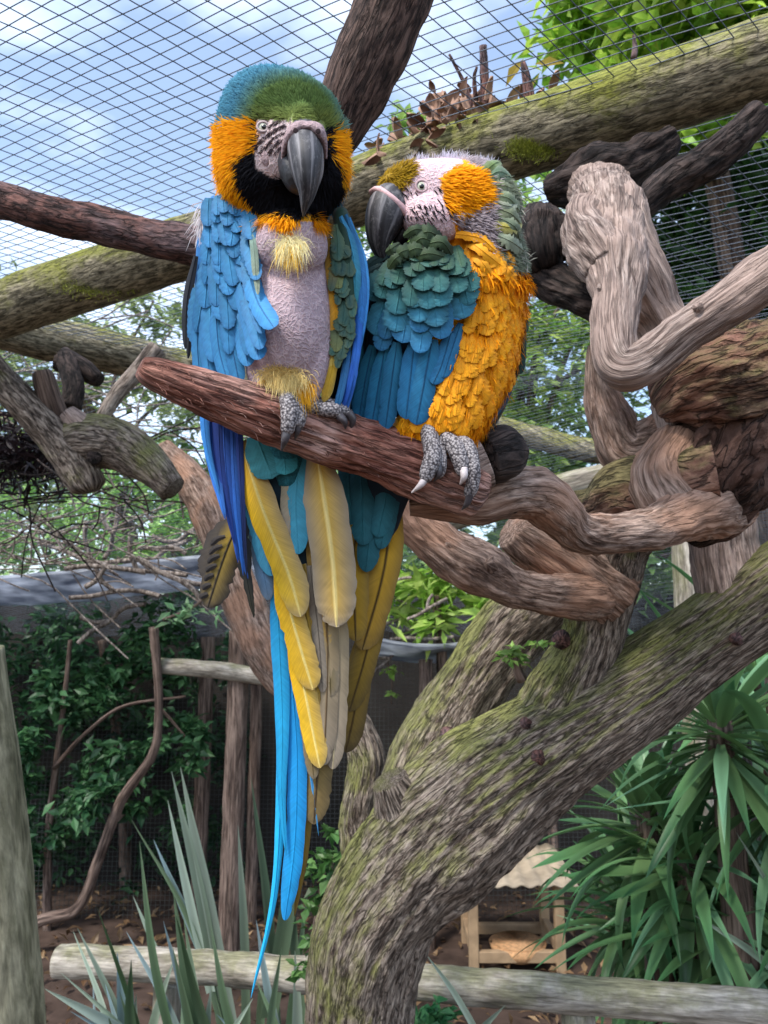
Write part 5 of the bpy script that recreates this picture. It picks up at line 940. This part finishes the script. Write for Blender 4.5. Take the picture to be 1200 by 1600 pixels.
# face lines, eye, beak
xs_, ys_ = [], []
for r_ in range(5):
    for s in np.linspace(0, 1, 22):
        xs_.append(618 + 82 * s + rng.normal() * 2.5); ys_.append(290 + r_ * 10 + 14 * math.sin(s * 2.6) - 6 * s + rng.normal() * 2.5)
a = np.array([xs_, ys_]).T; a = a[np.hypot(a[:, 0] - 659, a[:, 1] - 291) > 13]; V = verts(me2); vx, vy, vd = unP(V)
dd = np.array([vd[np.argsort((vx - q_[0]) ** 2 + (vy - q_[1]) ** 2 + (vd > H2) * 1e6)[0]] for q_ in a]); pf = PP(np.c_[a, dd - .0006])
fluff('face_lines', m2, pf, np.tile(-Fw, (len(pf), 1)), np.tile([.5, 0, -.8], (len(pf), 1)), .0058, .0012, np.tile(S(34, 30, 34), (len(pf), 1)), lift=.05)
def surf2b(x, y): return vd[np.argsort((vx - x) ** 2 + (vy - y) ** 2 + (vd > H2) * 1e6)[0]]
de = surf2b(659, 291)
e = ball('eye', 659, 291, de + .0008, 7.8, M['eye'], m2, .38); ball('pupil', 659, 291, de - .0006, 3.8, M['pupil'], e, .5)
th = np.linspace(0, 2 * math.pi, 26); lid = plain('eyelid_skin', S(188, 160, 164), .7)
horn('eyelid', [(659 + 9.2 * math.cos(q_), 291 + 8.8 * math.sin(q_), de + .0002, 2.0, .0011) for q_ in th], lid, m2, nar=12, n=48)
horn('cere', [(582, 303, .650, 5, .006), (596, 303, .645, 8.5, .011), (611, 312, .641, 10, .013), (626, 326, .642, 9, .011), (637, 344, .648, 5, .006)], plain('pink_cere', S(208, 172, 174), .6, .3, .85, 200, .3), m2, nar=24)
ball('nostril', 598, 302, .634, 3.6, M['nostril'], m2, .3)
horn('upper_beak', [(622, 312, .655, 20, .014), (610, 320, .652, 31, .021), (603, 336, .650, 32, .022), (597, 356, .650, 27, .020), (594, 376, .651, 19.5, .015), (595, 393, .653, 12, .010), (600, 405, .655, 6, .006), (606, 414, .657, 1.2, .001)], M['beak'], m2, sup=2.3, n=70)
horn('lower_beak', [(640, 345, .662, 12, .010), (634, 358, .660, 13, .011), (626, 372, .659, 11, .010), (618, 384, .659, 6, .006)], plain('dark_horn', S(30, 30, 34), .45, .4, .6, 260, .3), m2)
# near wing
w2 = put('wing', mesh('wing', *loft([(668, 395, .668, 36, .008), (655, 425, .662, 66, .008), (650, 480, .662, 74, .008), (638, 540, .668, 66, .008), (620, 600, .676, 54, .008), (610, 650, .68, 40, .006)], 40), dict(col=np.tile(S(20, 50, 70), (1602, 1)), fuv=np.zeros((1602, 3)))), M['feather'], m2)
ws2 = lambda x, y: .630 + .018 * ((x - 670) / 90) ** 2 + .02 * max(0, (y - 460) / 220) + .010 * max(0, (430 - y) / 60)
B2 = S(52, 128, 176); T2 = S(48, 118, 134); G2 = S(42, 72, 50)
for a in (((562, 540), (552, 600), (546, 655), 26, TEAL), ((582, 540), (568, 610), (560, 662), 28, S(44, 130, 160)), ((602, 540), (590, 610), (580, 669), 30, S(44, 130, 166)), ((620, 535), (610, 610), (602, 671), 30, S(44, 132, 170)), ((648, 530), (640, 600), (634, 655), 34, S(40, 124, 176)), ((676, 530), (662, 600), (650, 664), 40, S(44, 130, 172)), ((705, 520), (690, 570), (676, 600), 26, B2), ((720, 505), (705, 550), (692, 590), 22, B2)):
    WF(w2, a[:3], a[3], a[4], S(36, 118, 164), S(28, 84, 126), .003, ws2, .006, shape='flight', eamt=.45, rach=S(30, 90, 130))
rows2 = [((606, 492), (594, 548), 30), ((640, 470), (628, 536), 42), ((664, 492), (655, 552), 34), ((690, 466), (688, 530), 38), ((714, 455), (716, 500), 32), ((612, 480), (600, 530), 28), ((660, 470), (655, 520), 34)]
for (a, b, w_) in rows2[::-1]: WF(w2, [a, ((a[0] + b[0]) / 2, (a[1] + b[1]) / 2), b], w_, T2, B2, S(30, 88, 132), .005, ws2, .0025, eamt=.45, camber=.1, rag=.04)
for k_, (y0, ln_, wd_, n, ca, cb2) in enumerate(((448, 58, 40, 5, T2, S(56, 132, 164)), (430, 50, 36, 6, S(46, 98, 90), T2), (416, 42, 31, 7, S(46, 86, 70), S(50, 110, 112)), (402, 36, 27, 7, S(42, 74, 52), S(50, 98, 86)), (390, 32, 23, 7, G2, S(50, 88, 66)))):
    x0, x1 = np.interp(y0, [385, 400, 420, 460], [640, 610, 585, 580]), np.interp(y0, [385, 420, 460], [716, 738, 738])
    for i in range(n):
        s = (i + .5 + .2 * rng.normal()) / n; x = x0 + (x1 - x0) * s; y = y0 + 16 * (1 - s) * (k_ < 3) - 8 * math.sin(s * 3.14) + rng.normal() * 7; l = ln_ * rng.uniform(.9, 1.15); sl = -.55 + 1.0 * s
        WF(w2, [(x, y), (x + l * .5 * sl * .7, y + l * .5), (x + l * sl * .7, y + l)], wd_ * rng.uniform(.75, 1.2), ca, cb2, S(24, 60, 66), .006, ws2, .001 - .001 * k_, eamt=.55, rag=.08, camber=.1)
for a in (((650, 372), (668, 362), (690, 372), 26), ((640, 388), (660, 372), (690, 388), 26), ((625, 402), (650, 388), (680, 398), 22), ((612, 408), (630, 392), (655, 390), 20), ((655, 385), (690, 378), (706, 398), 22), ((630, 370), (650, 358), (676, 366), 16), ((640, 405), (670, 396), (705, 405), 20), ((606, 420), (620, 402), (640, 396), 18), ((602, 395), (612, 388), (625, 380), 14)):
    feather(w2, [(a[2][0], a[2][1], .632), (a[1][0], a[1][1], .624), (a[0][0], a[0][1], .630)], a[3], S(38, 54, 36), S(70, 92, 56), S(30, 48, 38), .5, rag=.14)
for a in (((570, 430), (580, 410), (605, 398), 14), ((566, 450), (575, 428), (600, 412), 12)): feather(w2, [(*a[2], .648), (*a[1], .65), (*a[0], .655)], a[3], S(50, 74, 70), S(44, 70, 72))
# far wing and dark feathers on the right
for a in (((590, 440), (572, 520), (560, 640), 30), ((600, 450), (585, 540), (572, 650), 34), ((575, 470), (560, 560), (552, 650), 24), ((588, 420), (572, 460), (566, 520), 26)):
    feather(w2, [(*a[0], .672), (*a[1], .678), (*a[2], .684)], a[3], S(26, 56, 70), S(28, 76, 104), S(18, 36, 46), .5, shape='flight')
w3 = put('wing', mesh('wing', *loft([(805, 450, .715, 12, .012), (806, 500, .712, 16, .016), (798, 560, .71, 16, .016), (782, 620, .706, 14, .012), (760, 675, .702, 8, .006)], 40), dict(col=np.tile(S(26, 40, 40), (1602, 1)), fuv=np.zeros((1602, 3)))), M['feather'], m2)
for a in (((812, 450), (818, 490), (822, 520), 12, DGRN), ((808, 490), (815, 530), (812, 585), 16, S(30, 62, 52)), ((806, 510), (808, 560), (796, 604), 16, S(26, 50, 54)), ((800, 520), (796, 600), (762, 664), 14, S(70, 110, 150)), ((796, 540), (784, 610), (748, 672), 22, S(58, 66, 66)), ((788, 560), (774, 630), (738, 680), 20, S(46, 48, 48)), ((800, 470), (812, 510), (816, 548), 14, S(40, 80, 60)), ((796, 500), (800, 550), (790, 600), 14, S(60, 90, 70))):
    feather(w3, [(*a[0], .698), (*a[1], .692), (*a[2], .688)], a[3], a[4], a[4] * .8, S(24, 34, 36), .4, shape='flight')
# tail of the preening macaw
t2 = put('tail', mesh('tail', *loft([(640, 700, .712, 40, .018), (600, 760, .722, 44, .012), (585, 830, .728, 34, .006), (575, 900, .73, 20, .003)], 40), dict(col=np.tile(S(20, 40, 56), (1602, 1)), fuv=np.zeros((1602, 3)))), M['feather'], m2)
for a in (([(570, 980), (556, 1100), (540, 1176)], 40, YD, S(110, 92, 50), S(70, 60, 44), .732), ([(600, 880), (575, 1010), (546, 1112)], 40, YD, S(130, 106, 40), S(90, 76, 50), .729), ([(560, 760), (553, 880), (556, 1002)], 46, S(190, 150, 20), S(176, 138, 36), S(110, 94, 60), .722), ([(614, 770), (600, 890), (566, 1016)], 50, S(206, 160, 24), S(180, 140, 50), S(100, 86, 60), .724)):
    TF(t2, a[0], a[1], a[2], a[3], a[4], a[5], shape='flight', eamt=.7, rach=S(80, 60, 24))
for a in (([(560, 700), (566, 780), (568, 852)], 38, .713), ([(590, 720), (582, 800), (572, 894)], 36, .716), ([(620, 720), (610, 790), (594, 858)], 28, .714), ([(545, 690), (545, 760), (548, 820)], 34, .716), ([(605, 720), (602, 780), (590, 840)], 32, .712)):
    TF(t2, a[0], a[1], S(26, 74, 92), S(42, 112, 124), S(20, 56, 70), a[2], shape='flight', eamt=.4)
TF(t2, [(618, 690), (600, 700), (585, 712)], 40, S(20, 44, 70), S(20, 44, 70), None, .712)
# feet of the preening macaw
fo = put('foot', mesh('foot', *loft([(668, 672, .664, 13, .010), (673, 688, .656, 14, .011), (675, 704, .650, 13, .010)], 20), {}), M['scale'], m2)
toe(fo, [(668, 676, .658, 13), (675, 700, .648, 14), (673, 724, .643, 14), (665, 745, .6425, 11), (660, 752, .645, 8)], [(665, 747, .642, 7), (657, 758, .640, 5), (643, 770, .645, 1.2)], 'claw_pale')
toe(fo, [(674, 682, .662, 11), (685, 706, .654, 12), (687, 730, .649, 11), (682, 748, .650, 8)], [(685, 724, .645, 6), (686, 740, .643, 5), (678, 752, .648, 1.2)])
toe(fo, [(674, 684, .668, 11), (690, 692, .684, 10), (696, 700, .70, 9)], [(696, 700, .702, 6), (700, 712, .704, 4), (702, 722, .70, 1)])
fo = put('foot', mesh('foot', *loft([(690, 684, .668, 12, .010), (702, 690, .660, 14, .011), (712, 698, .656, 13, .010)], 20), {}), M['scale'], m2)
toe(fo, [(690, 686, .662, 12), (708, 694, .654, 14), (718, 714, .649, 13), (722, 736, .648, 11), (721, 745, .650, 8)], [(724, 732, .645, 7), (725, 745, .643, 5.5), (719, 757, .648, 1.4)], 'claw_pale')
toe(fo, [(712, 686, .664, 12), (730, 700, .655, 13), (738, 730, .651, 12), (738, 758, .653, 11), (732, 778, .658, 9)], [(735, 770, .654, 7), (730, 786, .657, 5), (722, 796, .664, 1.4)])
toe(fo, [(706, 688, .668, 11), (714, 690, .686, 10), (720, 700, .70, 9)], [(720, 700, .702, 6), (724, 712, .704, 4), (726, 722, .70, 1)])
